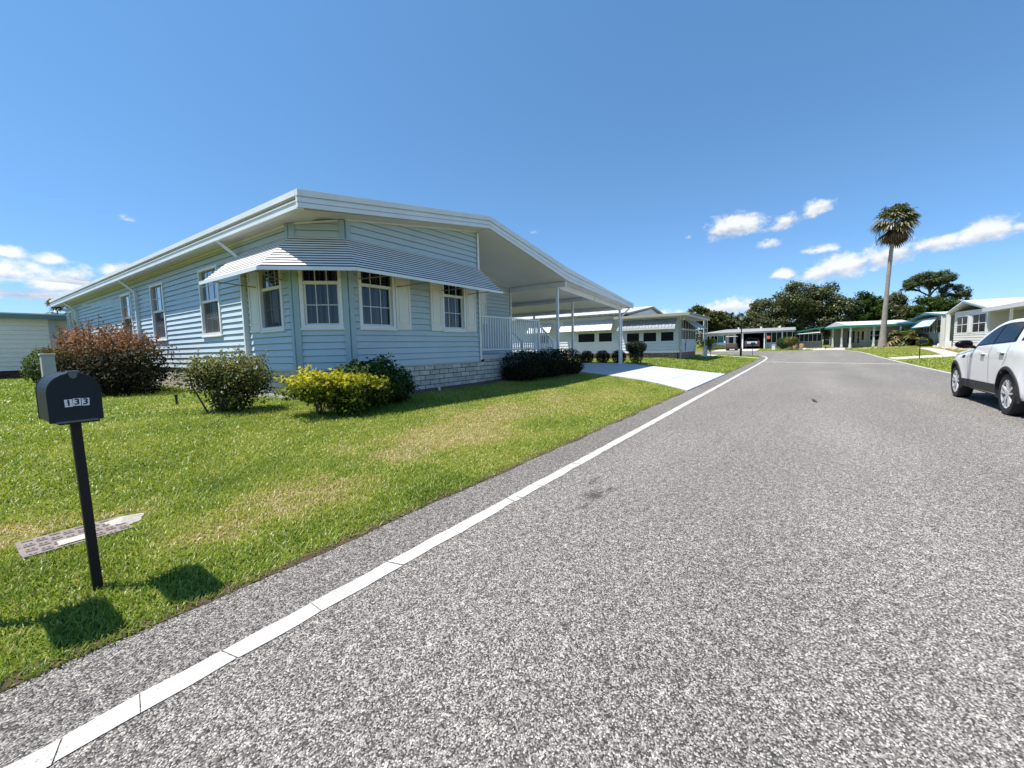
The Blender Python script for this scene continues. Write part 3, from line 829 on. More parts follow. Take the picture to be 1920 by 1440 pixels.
def slope_trim(mb, x0, x1, f, y, d=.014, h=.03):
    mb.mesh([(x0, y, f(x0) - h), (x1, y, f(x1) - h), (x1, y, f(x1) - .002), (x0, y, f(x0) - .002), (x0, y - d, f(x0) - h), (x1, y - d, f(x1) - h), (x1, y - d, f(x1) - .002), (x0, y - d, f(x0) - .002)],
            [(0, 1, 2, 3), (7, 6, 5, 4), (0, 4, 5, 1), (1, 5, 6, 2), (2, 6, 7, 3), (3, 7, 4, 0)])
slope_trim(mb, 4.74, XC, zs1, YF - .026); slope_trim(mb, XC, XR, zs2, 9 - .026)
mb.build('edge_trim', M['cream'], H)
# starter strip under the siding
mb = MB()
mb.obox(*LW, 0, LL, -.02, .012, SB - .035, SB + .004); mb.obox(*CW, 0, CL, -.02, .012, SB - .035, SB + .004); mb.obox(*FW, 0, FL, -.02, .012, SB - .036, SB + .004)
mb.build('starter_strip', M['siding'], H)
# windows and shutters
for i, (a, b) in enumerate(lwin): window(H, *LW, a, b, W0, W1, WR, 3, 2, 3, 2, screen=True, gl='glass_bright')
for a, b in cwin: window(H, *CW, a, b, W0, W1, WR + .03, 3, 2, 3, 1)
for a, b in fwin: window(H, *FW, a, b, W0, W1, WR + .03, 3, 2, 3, 1)
for a, b in rwin: window(H, *RW, a, b, W0, W1, WR, 3, 2, 3, 1)
shutter(H, *LW, 8.915 - 7.66, 9.33 - 7.66, W0 - .01, W1)
shutter(H, *FW, 5.825 - 4.74, 6.22 - 4.74, W0 - .01, W1); shutter(H, *FW, 6.82 - 4.74, 7.185 - 4.74, W0 - .01, W1); shutter(H, *FW, 8.045 - 4.74, 8.42 - 4.74, W0 - .01, W1)
shutter(H, *RW, 11.05 - XC, 11.43 - XC, W0 + .38, W1)
# skirting
blocks(H, 'skirting', M['block'], (XL + .02, 7.66 + .02, 0), (0, 1, 0), (-1, 0, 0), LL, GZ - .05, SB - .03)
blocks(H, 'skirting', M['block'], (XL + .02, 7.66 + .02, 0), tuple(cd), (cd.y, -cd.x, 0), CL, GZ - .08, SB - .032)
blocks(H, 'skirting', M['block'], (4.75, YF + .02, 0), (1, 0, 0), (0, -1, 0), 8.84 - 4.75, GZ - .12, SB - .034)
blocks(H, 'skirting', M['block'], (8.84, YF + .07, 0), (1, 0, 0), (0, -1, 0), 12.6 - 8.84, GZ - .12, 1.10)
# roof
RY0, RY1 = 6.60, 27.45
mb = MB()
mb.prism([(3.66, 3.905), (8.57, 4.665), (8.57, 4.56), (3.66, 3.80)], 'y', RY0, RY1)
mb.prism([(8.572, 4.665), (12.9, 3.985), (12.9, 3.90), (8.572, 4.56)], 'y', RY0, RY1)
mb.prism([(12.902, 3.985), (19.6, 3.285), (19.6, 3.22), (12.902, 3.90)], 'y', RY0, 17.0)
roof = mb.build('roof', M['roofwhite'], H)
mb = MB()
def rake(x0, x1, t0, t1, b0, b1):
    for f0, f1, y0 in ((0, .36, 6.535), (.36, .45, 6.572), (.45, .70, 6.548), (.70, .735, 6.566), (.735, 1., 6.542)):
        P = lambda f, x: (t0 + (b0 - t0) * f) if x == x0 else (t1 + (b1 - t1) * f)
        mb.prism([(x0, P(f0, x0)), (x1, P(f0, x1)), (x1, P(f1, x1) + .0015), (x0, P(f1, x0) + .0015)], 'y', y0, 6.598)
rake(3.63, 8.57, 3.905, 4.67, 3.625, 4.37); rake(8.572, 12.9, 4.67, 3.99, 4.37, 3.565); rake(12.902, 19.6, 3.99, 3.29, 3.565, 3.075)
mb.build('fascia', M['alu'], roof, bevel=.003)
mb = MB()      # eave: drip edge, fascia board and open gutter along the long side
mb.box(3.632, 3.66, 6.61, RY1, 3.815, 3.905); mb.box(3.70, 3.72, 6.61, RY1, 3.72, 3.815)
mb.box(3.66, 3.672, 6.61, RY1, 3.632, 3.735); mb.box(3.672, 3.755, 6.61, RY1, 3.622, 3.634); mb.box(3.646, 3.672, 6.61, RY1, 3.735, 3.752)
mb.box(3.66, 3.755, 6.598, 6.61, 3.62, 3.75); mb.box(3.66, 3.755, RY1, RY1 + .01, 3.62, 3.75)
mb.build('gutter', M['alu'], roof)
mb = MB(); mb.box(19.6, 19.70, 6.6, 17, 3.11, 3.23); mb.box(19.61, 19.63, 6.6, 17, 3.23, 3.27); mb.build('gutter', M['alu'], roof)
# soffits with grooves
mb = MB()
for k in range(46):
    x0 = 3.66 + (8.57 - 3.66) * k / 46; x1 = 3.66 + (8.57 - 3.66) * (k + 1) / 46 - .008
    mb.poly([(x0, 6.6, zs1(x0)), (x0, 7.03, zs1(x0)), (x1, 7.03, zs1(x1)), (x1, 6.6, zs1(x1))])
mb.poly([(3.66, 6.6, zs1(3.66) + .008), (3.66, 7.3, zs1(3.66) + .008), (8.57, 7.3, zs1(8.57) + .008), (8.57, 6.6, zs1(8.57) + .008)])
y = 7.03
while y < RY1:
    y1 = min(y + .2, RY1) - .008
    mb.poly([(3.70, y, zs1(3.70)), (3.70, y1, zs1(3.70)), (4.30, y1, zs1(4.30)), (4.30, y, zs1(4.30))]); y += .2
mb.poly([(3.70, 7.03, zs1(3.70) + .008), (3.70, RY1, zs1(3.70) + .008), (4.9, RY1, zs1(4.9) + .008), (4.9, 7.03, zs1(4.9) + .008)])
mb.build('soffit', M['soffit'], roof)
mb = MB()
mb.poly([(8.58, 6.6, zs2(8.58)), (12.9, 6.6, zs2(12.9)), (12.9, 9.05, zs2(12.9)), (8.58, 9.05, zs2(8.58))])
zc = lambda x: 3.565 - (x - 12.9) * .0655
for k in range(11):
    x0, x1 = 12.9 + 6.7 * k / 11 + .004, 12.9 + 6.7 * (k + 1) / 11 - .004
    mb.poly([(x0, 6.6, zc(x0)), (x1, 6.6, zc(x1)), (x1, 17, zc(x1)), (x0, 17, zc(x0))])
mb.poly([(12.9, 6.6, zc(12.9) + .02), (19.6, 6.6, zc(19.6) + .02), (19.6, 17, zc(19.6) + .02), (12.9, 17, zc(12.9) + .02)])
mb.build('carport_ceiling', M['ceiling'], H)
# carport beams, header and posts
for x, y1, h in ((12.9, 9.0, .17), (16.0, 16.9, .15), (19.05, 16.9, .16)):
    b_ = MB(); b_.box(x - .05, x + .05, 6.64 if x < 13 else 6.9, y1, zc(x) - h, zc(x) - .006); b_.build('carport_beam', M['alu'], H, bevel=.006)
b_ = MB()
b_.prism([(12.98, zc(12.98) - .02), (19.0, zc(19) - .01), (19.0, 2.985), (13.0, 3.345)], 'y', 6.93, 6.985)
b_.build('carport_header', M['alu'], H)
for x, y0, z0 in ((12.93, 7.0, GZ), (16.0, 7.95, GZ), (19.0, 7.0, GZ - .01), (16., 11.2, GZ), (19.0, 11.7, GZ), (16., 15.2, GZ), (19., 16.2, GZ)):
    p = MB(); p.box(x - .042, x + .042, y0 - .042, y0 + .042, gz(x, y0), zc(x) - .15 if x > 13 else zc(12.9) - .16); p.box(x - .07, x + .07, y0 - .07, y0 + .07, gz(x, y0), gz(x, y0) + .05)
    p.build('carport_post', M['white'] if y0 < 7.5 else M['alu'], H, bevel=.006)
# downspouts
def downspout(y, x=XL, zb=.5, xo=3.70):
    d = MB(); d.bar((xo, y + .25, 3.63), (x - .062, y, 3.28), .10, .06); d.bar((x - .062, y, 3.30), (x - .062, y, zb), .10, .06); d.bar((x - .055, y, zb + .02), (x - .22, y, zb - .03), .07, .05)
    for z in (2.9, 1.5): d.box(x - .09, x, y - .05, y + .05, z, z + .025)
    d.build('downspout', M['alu'], H, bevel=.006)
downspout(9.50); downspout(16.62); downspout(24.75)
d = MB(); d.bar((19.62, 6.72, 3.13), (19.13, 6.95, 2.72), .06, .05); d.bar((19.13, 6.95, 2.74), (19.13, 6.95, .5), .06, .05); d.build('downspout', M['alu'], H, bevel=.005)
# awning round the corner: louvred slats, valance, arms
T = [Vector(p) for p in ((4.045, 9.62), (4.045, 7.655), (4.735, 6.985), (8.62, 6.985))]
B = [Vector(p) for p in ((3.38, 9.76), (3.38, 7.39), (4.45, 6.32), (8.70, 6.32))]
NS = 12; ZT, ZB = 3.44, 2.80
mb = MB()
def aw(f, i): return T[i] + (B[i] - T[i]) * f
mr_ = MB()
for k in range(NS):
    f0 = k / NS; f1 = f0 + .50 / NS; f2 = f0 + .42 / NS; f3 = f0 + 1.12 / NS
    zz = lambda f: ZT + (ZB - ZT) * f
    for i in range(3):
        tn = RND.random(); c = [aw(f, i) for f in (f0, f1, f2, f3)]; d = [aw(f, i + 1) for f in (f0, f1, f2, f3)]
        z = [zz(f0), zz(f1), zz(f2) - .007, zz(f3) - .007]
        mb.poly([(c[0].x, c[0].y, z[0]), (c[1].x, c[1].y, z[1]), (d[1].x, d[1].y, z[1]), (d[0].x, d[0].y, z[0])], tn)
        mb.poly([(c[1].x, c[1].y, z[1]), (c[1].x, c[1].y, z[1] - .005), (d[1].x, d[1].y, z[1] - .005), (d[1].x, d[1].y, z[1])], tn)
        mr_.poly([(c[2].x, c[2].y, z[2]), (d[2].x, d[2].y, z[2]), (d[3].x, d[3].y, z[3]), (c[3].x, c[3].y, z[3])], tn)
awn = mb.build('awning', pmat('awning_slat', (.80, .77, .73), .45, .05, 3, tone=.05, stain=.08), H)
mr_.build('riser', pmat('awning_gap_shade', (.012, .014, .028), .9, .1, spec=.1), awn)  # near-black strips colour in the shade of the gaps between slats
mb = MB()
for i in range(3):
    a, b = aw(1.07, i), aw(1.07, i + 1); zb = ZB - .02
    mb.bar((a.x, a.y, zb - .025), (b.x, b.y, zb - .025), .018, .062)
mb.build('valance', M['alu'], awn)
for i, fr_ in ((0, (0., .25, .55, .8)), (1, (0., 1.)), (2, (.0, .2, .42, .66, .98))):
    for f in fr_:
        p = T[i] + (T[i + 1] - T[i]) * f; q = B[i] + (B[i + 1] - B[i]) * f
        mb = MB(); mb.bar((p.x, p.y, ZT - .04), (q.x, q.y, ZB - .05), .012, .03); mb.build('awning_rafter', M['alu'], awn)
arm_m = pmat('arm_bronze', (.30, .25, .20), .5, .2)
for a, b in (((4.06, 8.95, 2.66), (3.40, 9.45, 2.77)), ((4.06, 8.0, 2.70), (3.42, 7.7, 2.77)), ((4.12, 7.58, 2.72), (3.75, 7.03, 2.78)), ((4.66, 7.06, 2.72), (4.30, 6.48, 2.78)), ((4.95, 6.99, 2.72), (5.35, 6.34, 2.78)), ((5.83, 6.99, 2.66), (6.35, 6.34, 2.77)),
             ((7.2, 6.99, 2.72), (7.55, 6.34, 2.78)), ((8.1, 6.99, 2.72), (8.5, 6.34, 2.78))):
    mb = MB(); mb.tube([a, b], .011, 6); mb.build('awning_arm', arm_m, awn)
# porch: deck, steps and railing
mb = MB(); mb.box(XC + .01, 11.62, YF + .06, 8.99, 1.12, 1.175); mb.box(XC + .02, 11.6, YF + .02, YF + .08, 1.06, 1.13)
for k in range(3): mb.box(11.62 + .31 * k, 11.62 + .31 * (k + 1), YF + .1, 8.4, GZ - .02, 1.0 - .18 * k)
mb.build('porch_deck', M['concrete'], H)
RYP = YF + .02
mb = MB()
mb.bar((XC + .05, RYP, 2.205), (11.65, RYP, 2.205), .05, .035); mb.bar((XC + .05, RYP, 1.31), (11.65, RYP, 1.31), .04, .035)
mb.bar((11.65, RYP, 2.10), (12.62, RYP, 1.55), .05, .035); mb.bar((11.65, RYP, 1.28), (12.62, RYP, .74), .04, .035)
mb.bar((11.65, 8.3, 2.10), (12.62, 8.3, 1.55), .05, .035)
for x in (8.64, 10.01, 11.65): mb.box(x - .03, x + .03, RYP - .03, RYP + .03, 1.06, 2.27)
mb.box(12.59, 12.65, RYP - .03, RYP + .03, GZ, 1.62); mb.box(12.59, 12.65, 8.27, 8.33, GZ, 1.62); mb.box(11.62, 11.68, 8.27, 8.33, 1.12, 2.15)
x = 8.75
while x < 12.58:
    if min(abs(x - 10.01), abs(x - 11.65)) > .05:
        if x < 11.65: mb.box(x - .014, x + .014, RYP - .014, RYP + .014, 1.315, 2.19)
        else:
            k = (x - 11.65) / .97; mb.box(x - .014, x + .014, RYP - .014, RYP + .014, 1.285 - .54 * k, 2.09 - .55 * k)
    x += .115
mb.build('porch_railing', M['white'], H)
# planting bed along the front
mb = MB()
xsb = np.arange(5.2, 13.01, .2)
for i in range(len(xsb) - 1):
    for k in range(4):
        ya, yb = 6.66 + k * .10, 6.66 + (k + 1) * .10
        e = lambda x, y: (x, y + (wav(x, .06, 1.) if y < 6.7 else 0), gz(x, y) + (.022 if y > 6.7 else .004))
        mb.poly([e(xsb[i], ya), e(xsb[i + 1], ya), e(xsb[i + 1], yb), e(xsb[i], yb)])
tag(mb.build('mulch_bed', M['soil'], smooth=True), kind='structure')

# ------------------------------------------------------------------ mailbox pair, meter lid, small yard things
def text_mesh(mb, s, size, place, extr=.0012):
    cu = bpy.data.curves.new('digits', 'FONT'); cu.body = s; cu.size = size; cu.align_x = 'CENTER'; cu.align_y = 'CENTER'; cu.extrude = 0; cu.offset = size * .026
    ob = bpy.data.objects.new('digits', cu)
    me = bpy.data.meshes.new_from_object(ob)
    for p in me.polygons:
        mb.poly([place(*me.vertices[i].co[:2]) for i in p.vertices])
    bpy.data.objects.remove(ob); bpy.data.curves.remove(cu); bpy.data.meshes.remove(me)

M['latch'] = pmat('worn_latch', (.10, .13, .14), .4, .2, 20)
def mailbox_things(bx, by, face, numbered, label, lean=.0, group=None, h0=1.03, big=True):
    g = gz(bx, by)
    t = thing('mailbox', label, 'mailbox', (bx, by, g), group)
    p = MB(); p.bar((bx, by, g - .1), (bx - lean, by, h0 - .012), .041, .041, up=(0, 1, 0)); p.build('post', M['blackmetal'], t, bevel=.006)
    cx = bx - .028; hw = .094; zs = h0 + .15; ya, yb = face, face + .32
    prof = [(cx - hw, h0), (cx + hw, h0)] + [(cx + hw * math.cos(a), zs + hw * math.sin(a)) for a in np.linspace(0, math.pi, 15)]
    b = MB(); b.prism(prof, 'y', ya + .012, yb); body = b.build('box', M['boxgrey'], t, bevel=.003)
    o2 = [(cx + (x - cx) * 1.045, h0 + (z - h0) * 1.028 - .004) for x, z in prof]
    d = MB(); d.prism(o2, 'y', ya, ya + .014); bk = MB(); bk.prism([(cx + (x - cx) * 1.03, h0 + (z - h0) * 1.02 - .003) for x, z in prof], 'y', yb, yb + .012); bk.build('back_flange', M['boxgrey'], t, bevel=.003)
    door = d.build('door', M['boxgrey'], t, bevel=.004)
    l = MB(); zt = zs + hw
    l.box(cx - .022, cx + .022, ya - .022, ya + .03, zt + .006, zt + .010); l.prism([(cx - .02, zt + .008), (cx + .02, zt + .008), (cx + .012, zt - .022), (cx, zt - .03), (cx - .012, zt - .022)], 'y', ya - .007, ya - .002)
    l.build('latch', M['latch'], door)
    hg = MB(); hg.tube([(cx - hw * .8, ya + .004, h0 - .002), (cx + hw * .8, ya + .004, h0 - .002)], .006, 8); hg.build('hinge', M['latch'], door)
    pl = MB(); pl.box(bx - .09, bx + .06, face + .04, face + .29, h0 - .02, h0 - .004); pl.build('bracket', M['blackmetal'], t)
    if numbered:
        xs_ = [cx - .014 - .012, cx + .016 - .012, cx + .047 - .012]; st = MB(); dg = MB()
        for i, (c, dz) in enumerate(zip('133', (0, .003, .001))):
            x = xs_[i]; z = h0 + .092 + dz; tl = (.03, -.02, -.06)[i]
            R_ = lambda u, v, x=x, z=z, tl=tl: (x + u * math.cos(tl) - v * math.sin(tl), z + u * math.sin(tl) + v * math.cos(tl))
            q = [R_(-.0142, -.019), R_(.0142, -.019), R_(.0142, .019), R_(-.0142, .019)]
            st.poly([(a, ya - .0015, b_) for a, b_ in q])
            text_mesh(dg, c, .042, lambda u, v, R_=R_: (R_(u, v)[0], ya - .0032, R_(u, v)[1]))
        s_ = st.build('number_sticker', M['white_paint'], door); dg.build('digits', M['black'], door)
    return t
MBX = mailbox_things(.48, 3.19, 3.03, True, 'dark grey mailbox numbered 133 on a black post at the lawn edge', lean=.016)
mailbox_things(.06, 3.22, 3.05, False, 'dark mailbox whose shadow falls on the grass in front of the mailbox numbered 133')

t = thing('utility_pedestal', 'grey square utility post with flat cap behind the mailbox numbered 133', 'utility post', (1.12, 9.15, GZ))
p = MB(); p.box(1.055, 1.195, 9.08, 9.22, GZ - .05, 1.39); p.build('post', M['greypost'], t, bevel=.008)
p = MB(); p.box(1.045, 1.205, 9.07, 9.23, 1.39, 1.42); p.build('cap', M['greypost'], t, bevel=.006)

t = thing('meter_box', 'brown ribbed plastic meter lid sunk in the lawn behind the black mailbox post', 'meter box', (.53, 4.0, gz(.5, 4)))
zt = gz(.5, 4.0) + .012
p = MB(); p.mesh([(.27, 3.85, zt - .006), (.78, 3.85, zt - .006), (.78, 4.15, zt + .012), (.27, 4.15, zt + .012), (.27, 3.85, zt - .1), (.78, 3.85, zt - .1), (.78, 4.15, zt - .1), (.27, 4.15, zt - .1)],
                 [(0, 1, 2, 3), (4, 5, 1, 0), (5, 6, 2, 1), (6, 7, 3, 2), (7, 4, 0, 3)])
lid = p.build('lid', M['lidplastic'], t)
p = MB()
for i in range(8):
    for j in range(6):
        x, y = .295 + i * .061, 3.865 + j * .047
        if .42 < x < .60 and 3.86 < y < 3.95: continue
        z = zt - .006 + (y - 3.85) * .06
        if (i + j) % 2: p.box(x, x + .05, y + .008, y + .018, z, z + .005); p.box(x, x + .05, y + .026, y + .036, z, z + .005)
        else: p.box(x + .006, x + .018, y, y + .04, z, z + .005); p.box(x + .028, x + .040, y, y + .04, z, z + .005)
p.build('rib', M['lidplastic'], lid)
p = MB(); z = zt + .002; p.mesh([(.43, 3.87, z), (.60, 3.87, z), (.60, 3.955, z + .006), (.43, 3.955, z + .006)], [(0, 1, 2, 3)]); p.build('reading_cover', M['tan_concrete'], lid)
V = []; 
mb = MB(); c0 = (.775, 4.04); K = 22
ring = [(c0[0] + (.12 + .025 * math.sin(3 * a) + RND.uniform(-.02, .02)) * math.cos(a), c0[1] + (.105 + .02 * math.sin(2 * a + 1) + RND.uniform(-.01, .01)) * math.sin(a)) for a in np.linspace(0, 2 * math.pi, K, endpoint=False)]
for i in range(K):
    a, b = ring[i], ring[(i + 1) % K]
    mb.poly([(c0[0], c0[1], gz(*c0) + .045), (a[0], a[1], gz(*a) + .004), (b[0], b[1], gz(*b) + .004)])
tag(mb.build('sand', M['sand']), label='pale sand spilled on the lawn beside the brown meter lid', cat='sand', kind='stuff')

t = thing('sprinkler_riser', 'short black sprinkler riser standing in the lawn near the leggy olive shrub', 'sprinkler', (2.63, 9.2, GZ))
p = MB(); p.tube([(2.63, 9.2, GZ - .05), (2.63, 9.2, GZ + .16)], .018, 10); p.build('pipe', M['carblack'], t)
p = MB(); p.tube([(2.63, 9.2, GZ + .16), (2.63, 9.2, GZ + .20)], .028, 10); p.build('nozzle', M['carblack'], t)
p = MB(); p.tube([(6.75, 6.72, .38), (6.75, 6.72, .47)], .025, 10); p.tube([(6.75, 6.72, .47), (6.75, 6.72, .49)], .032, 10)
tag(p.build('cleanout_pipe', M['white']), 'white capped pipe stub in the mulch by the block skirting', 'pipe')

# ------------------------------------------------------------------ shrubs round the house
tb = lambda P, D: np.clip(.10 + .62 * sm((P[:, 2] - 1.05) / .9) + .12 * D[:, 2] + rng.normal(0, .13, len(P)), 0, 1)  # red new growth above; towards the base, shade is put into the leaf tone
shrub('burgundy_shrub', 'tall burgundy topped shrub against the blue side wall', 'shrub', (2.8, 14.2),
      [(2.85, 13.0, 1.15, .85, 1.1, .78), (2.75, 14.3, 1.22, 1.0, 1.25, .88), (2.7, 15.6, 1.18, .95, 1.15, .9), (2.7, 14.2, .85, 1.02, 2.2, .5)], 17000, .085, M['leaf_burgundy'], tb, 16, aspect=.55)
# loose red sprigs above its top
sh = bpy.data.objects['burgundy_shrub']
P = np.stack([rng.uniform(2.1, 3.5, 90), rng.uniform(12.2, 16.4, 90), np.zeros(90)], -1); mb = MB(); LP = []; LT = []
for p in P:
    z0 = 1.7 + .25 * math.sin(p[1] * 1.7) - .2 * abs(p[0] - 2.8); L = RND.uniform(.15, .5); q = Vector((p[0] + RND.uniform(-.2, .2), p[1] + RND.uniform(-.2, .2), z0 + L))
    mb.tube([Vector((p[0], p[1], z0 - .3)), q], [.006, .003], 4, False)
    for k in range(11):
        f = k / 11 + .05; LP.append(Vector((p[0], p[1], z0 - .05)).lerp(q, f) + Vector((RND.uniform(-.05, .05), RND.uniform(-.05, .05), 0))); LT.append(RND.uniform(.62, 1))
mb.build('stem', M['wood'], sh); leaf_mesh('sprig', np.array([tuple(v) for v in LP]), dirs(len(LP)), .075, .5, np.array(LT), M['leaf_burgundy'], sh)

shrub('hedge', 'round green hedge shrub at the far end of the burgundy shrub', 'shrub', (2.95, 20.6), [(2.70, 20.8, 1.08, .76, 1.0, .66), (2.9, 19.5, 1.12, .6, .8, .68)], 6500, .09, M['leaf_green'], tone_rand(.62, .2), 6, shell=.7, lump=.1)
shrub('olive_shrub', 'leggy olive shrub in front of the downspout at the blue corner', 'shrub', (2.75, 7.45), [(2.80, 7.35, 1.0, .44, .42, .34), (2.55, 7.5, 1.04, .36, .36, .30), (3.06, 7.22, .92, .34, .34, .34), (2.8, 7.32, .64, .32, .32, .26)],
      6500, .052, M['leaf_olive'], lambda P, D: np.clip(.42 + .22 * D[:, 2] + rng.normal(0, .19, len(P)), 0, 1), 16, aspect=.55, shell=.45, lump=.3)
def shoots(par, box, n, L, size, mat, tone):
    mb = MB(); LP = []; LT = []
    for i in range(n):
        p = Vector((RND.uniform(*box[0]), RND.uniform(*box[1]), RND.uniform(*box[2]))); q = p + Vector((RND.uniform(-.12, .12), RND.uniform(-.12, .12), RND.uniform(*L)))
        mb.tube([p, q], [.006, .003], 4, False)
        for k in range(9):
            LP.append(tuple(p.lerp(q, .2 + .8 * k / 8) + Vector((RND.uniform(-.035, .035), RND.uniform(-.035, .035), 0)))); LT.append(RND.uniform(*tone))
    mb.build('twig', M['wood'], par); leaf_mesh('sprig', np.array(LP), dirs(len(LP)), size, .5, np.array(LT), mat, par)
shoots(bpy.data.objects['olive_shrub'], ((2.25, 3.3), (7.0, 7.75), (1.05, 1.2)), 34, (.1, .32), .06, M['leaf_olive'], (.5, .95))
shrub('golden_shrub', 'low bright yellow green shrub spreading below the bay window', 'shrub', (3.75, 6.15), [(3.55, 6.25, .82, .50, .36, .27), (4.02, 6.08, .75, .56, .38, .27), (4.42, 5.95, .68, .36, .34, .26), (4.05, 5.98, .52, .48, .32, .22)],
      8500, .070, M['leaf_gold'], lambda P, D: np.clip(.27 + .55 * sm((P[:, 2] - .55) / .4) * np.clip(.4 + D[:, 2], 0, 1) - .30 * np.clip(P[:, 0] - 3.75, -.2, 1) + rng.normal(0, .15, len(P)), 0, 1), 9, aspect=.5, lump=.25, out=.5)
shrub('green_shrub', 'dark green shrub rising behind the bright yellow green shrub', 'shrub', (4.75, 6.35), [(4.70, 6.33, .88, .50, .36, .34), (4.35, 6.5, .86, .38, .3, .26), (5.05, 6.2, .68, .42, .36, .32)],
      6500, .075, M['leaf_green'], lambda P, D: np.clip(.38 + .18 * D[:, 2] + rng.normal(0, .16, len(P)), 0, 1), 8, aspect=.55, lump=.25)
for i, (x, lab) in enumerate(((10.15, 'dark clipped hedge shrub next to the block skirting, first in the row'), (11.5, 'dark clipped hedge shrub in the middle of the row below the porch rail'), (12.75, 'dark clipped hedge shrub next to the white driveway, last in the row'))):
    shrub('hedge_shrub', lab, 'shrub', (x, 6.62), [(x, 6.62, .84, .80, .62, .46), (x - .1, 6.6, .62, .74, .6, .26)], 7000, .062, M['leaf_dark'], tone_rand(.42, .2), 7, 'clipped hedge shrubs below the porch', shell=.72, lump=.08)
labs = ['small dark ball shrub furthest from the white carport corner post', 'small dark ball shrub in the middle behind the driveway', 'small dark ball shrub right behind the white carport corner post']
for (x, y), lab in zip(((20.05, 9.15), (20.05, 8.28), (20.05, 7.42)), labs):
    shrub('ball_shrub', lab, 'shrub', (x, y), [(x, y, .78, .36, .36, .35)], 2600, .055, M['leaf_dark'], tone_rand(.4, .2), 4, 'clipped ball shrubs behind the driveway', shell=.75, lump=.06)
shrub('tapered_shrub', 'taller dark shrub clipped to a flat top beside the driveway', 'shrub', (20.7, 6.78), [(20.7, 6.78, 1.22, .46, .46, .34), (20.9, 6.6, 1.25, .30, .30, .3), (20.5, 6.95, 1.25, .3, .3, .3), (20.7, 6.78, .82, .36, .36, .42)], 5200, .06, M['leaf_dark'], tone_rand(.42, .2), 5, shell=.75, lump=.06)
shrub('yard_shrub', 'shrub whose shadow lies on the lawn by the pale siding house', 'shrub', (.02, 9.55), [(.02, 9.55, .9, .42, .42, .45)], 2500, .06, M['leaf_green'], tone_rand(.45, .2), 4)

# ------------------------------------------------------------------ neighbour house helpers
def fwin(par, o, t, n, s0, s1, z0, z1, cols=1, rows=1, frame='white', gl='carglass', fw=.05):
    w = MB()
    w.obox(o, t, n, s0 - fw, s0, -.02, .03, z0 - fw, z1 + fw); w.obox(o, t, n, s1, s1 + fw, -.02, .03, z0 - fw, z1 + fw)
    w.obox(o, t, n, s0, s1, -.02, .03, z0 - fw, z0); w.obox(o, t, n, s0, s1, -.02, .03, z1, z1 + fw)
    for k in range(1, cols): s = s0 + (s1 - s0) * k / cols; w.obox(o, t, n, s - .025, s + .025, .0, .028, z0, z1)
    for k in range(1, rows): z = z0 + (z1 - z0) * k / rows; w.obox(o, t, n, s0, s1, .0, .026, z - .025, z + .025)
    f = w.build('window', M[frame], par)
    p = MB(); wq(p, o, t, n, [(s0, .006, z0), (s1, .006, z0), (s1, .006, z1), (s0, .006, z1)]); p.build('pane', M[gl], f)
    return f
def ribbed(par, name, mat, a, b, c, d, k, gap=.03, th=.02):
    """panel a-b (upper edge) to d-c (lower edge) as k ribs running down the slope"""
    a, b, c, d = map(Vector, (a, b, c, d)); mb = MB(); nrm = (b - a).cross(d - a).normalized() * th
    for i in range(k):
        f0, f1 = i / k, (i + 1) / k - gap / k * 4
        p = [a.lerp(b, f0), a.lerp(b, f1), d.lerp(c, f1), d.lerp(c, f0)]; l = nrm * (1 if i % 2 else .45)
        q = [v + l for v in p]
        mb.mesh(p + q, [(0, 1, 2, 3), (7, 6, 5, 4), (0, 4, 5, 1), (1, 5, 6, 2), (2, 6, 7, 3), (3, 7, 4, 0)])
    return mb.build(name, mat, par)

# ---- white house with window awnings beyond the driveway
M['awn_shade'] = pmat('shade_grey_awning', (.27, .29, .31), .5, .12, .8)  # the roof eave's shade is put into this awning's grey
Nh = thing('awning_house', 'white house with pale window awnings and brick base beyond the driveway', 'house', (31, 12, GZ))
LWn = ((27.8, 6.35, 0), (0, 1, 0), (-1, 0, 0)); FWn = ((27.8, 6.35, 0), (1, 0, 0), (0, -1, 0))
mb = MB()
siding(mb, *LWn, 3.9, .80, lambda s: 3.06, [(.33, 1.12, 1.55, 2.14), (1.42, 2.26, 1.55, 2.14), (2.54, 3.38, 1.55, 2.14)], c=.2)
siding(mb, *FWn, 5.1, .80, lambda s: 3.06, [(.12, 4.95, 1.62, 2.95)], c=.2)
siding(mb, (27.9, 10.25, 0), (0, 1, 0), (-1, 0, 0), 13, .8, lambda s: 3.42, [(.56, 1.57, 1.62, 2.25), (1.85, 3.17, 1.62, 2.25), (5.6, 6.6, 1.62, 2.25)], c=.2)
mb.box(28.0, 38, 23.2, 23.3, .8, 3.4); mb.box(32.9, 33, 6.4, 10.3, .5, 3.06); mb.box(38.0, 38.1, 9.6, 23, .5, 3.4)
mb.build('wall', M['white_wall'], Nh)
mb = MB(); mb.prism([(27.9, .6), (38, .6), (38, 3.38), (33, 4.1), (27.9, 3.38)], 'y', 9.62, 9.75); mb.build('gable_wall', M['white_wall'], Nh)
blocks(Nh, 'brick_base', M['redbrick'], (27.82, 6.37, 0), (0, 1, 0), (-1, 0, 0), 17, .38, .80, .3, .08, .012)
blocks(Nh, 'brick_base', M['redbrick'], (27.8, 6.37, 0), (1, 0, 0), (0, -1, 0), 5.1, .34, .80, .3, .08, .012)
mb = MB(); mb.box(27.2, 34.4, 5.65, 10.35, 3.06, 3.12); mb.build('soffit', M['white_wall'], Nh)
mb = MB(); mb.box(27.16, 34.44, 5.60, 10.4, 3.20, 3.27); mb.box(27.22, 34.38, 5.66, 10.36, 3.125, 3.20)
rf = mb.build('porch_roof', M['tanroof'], Nh)
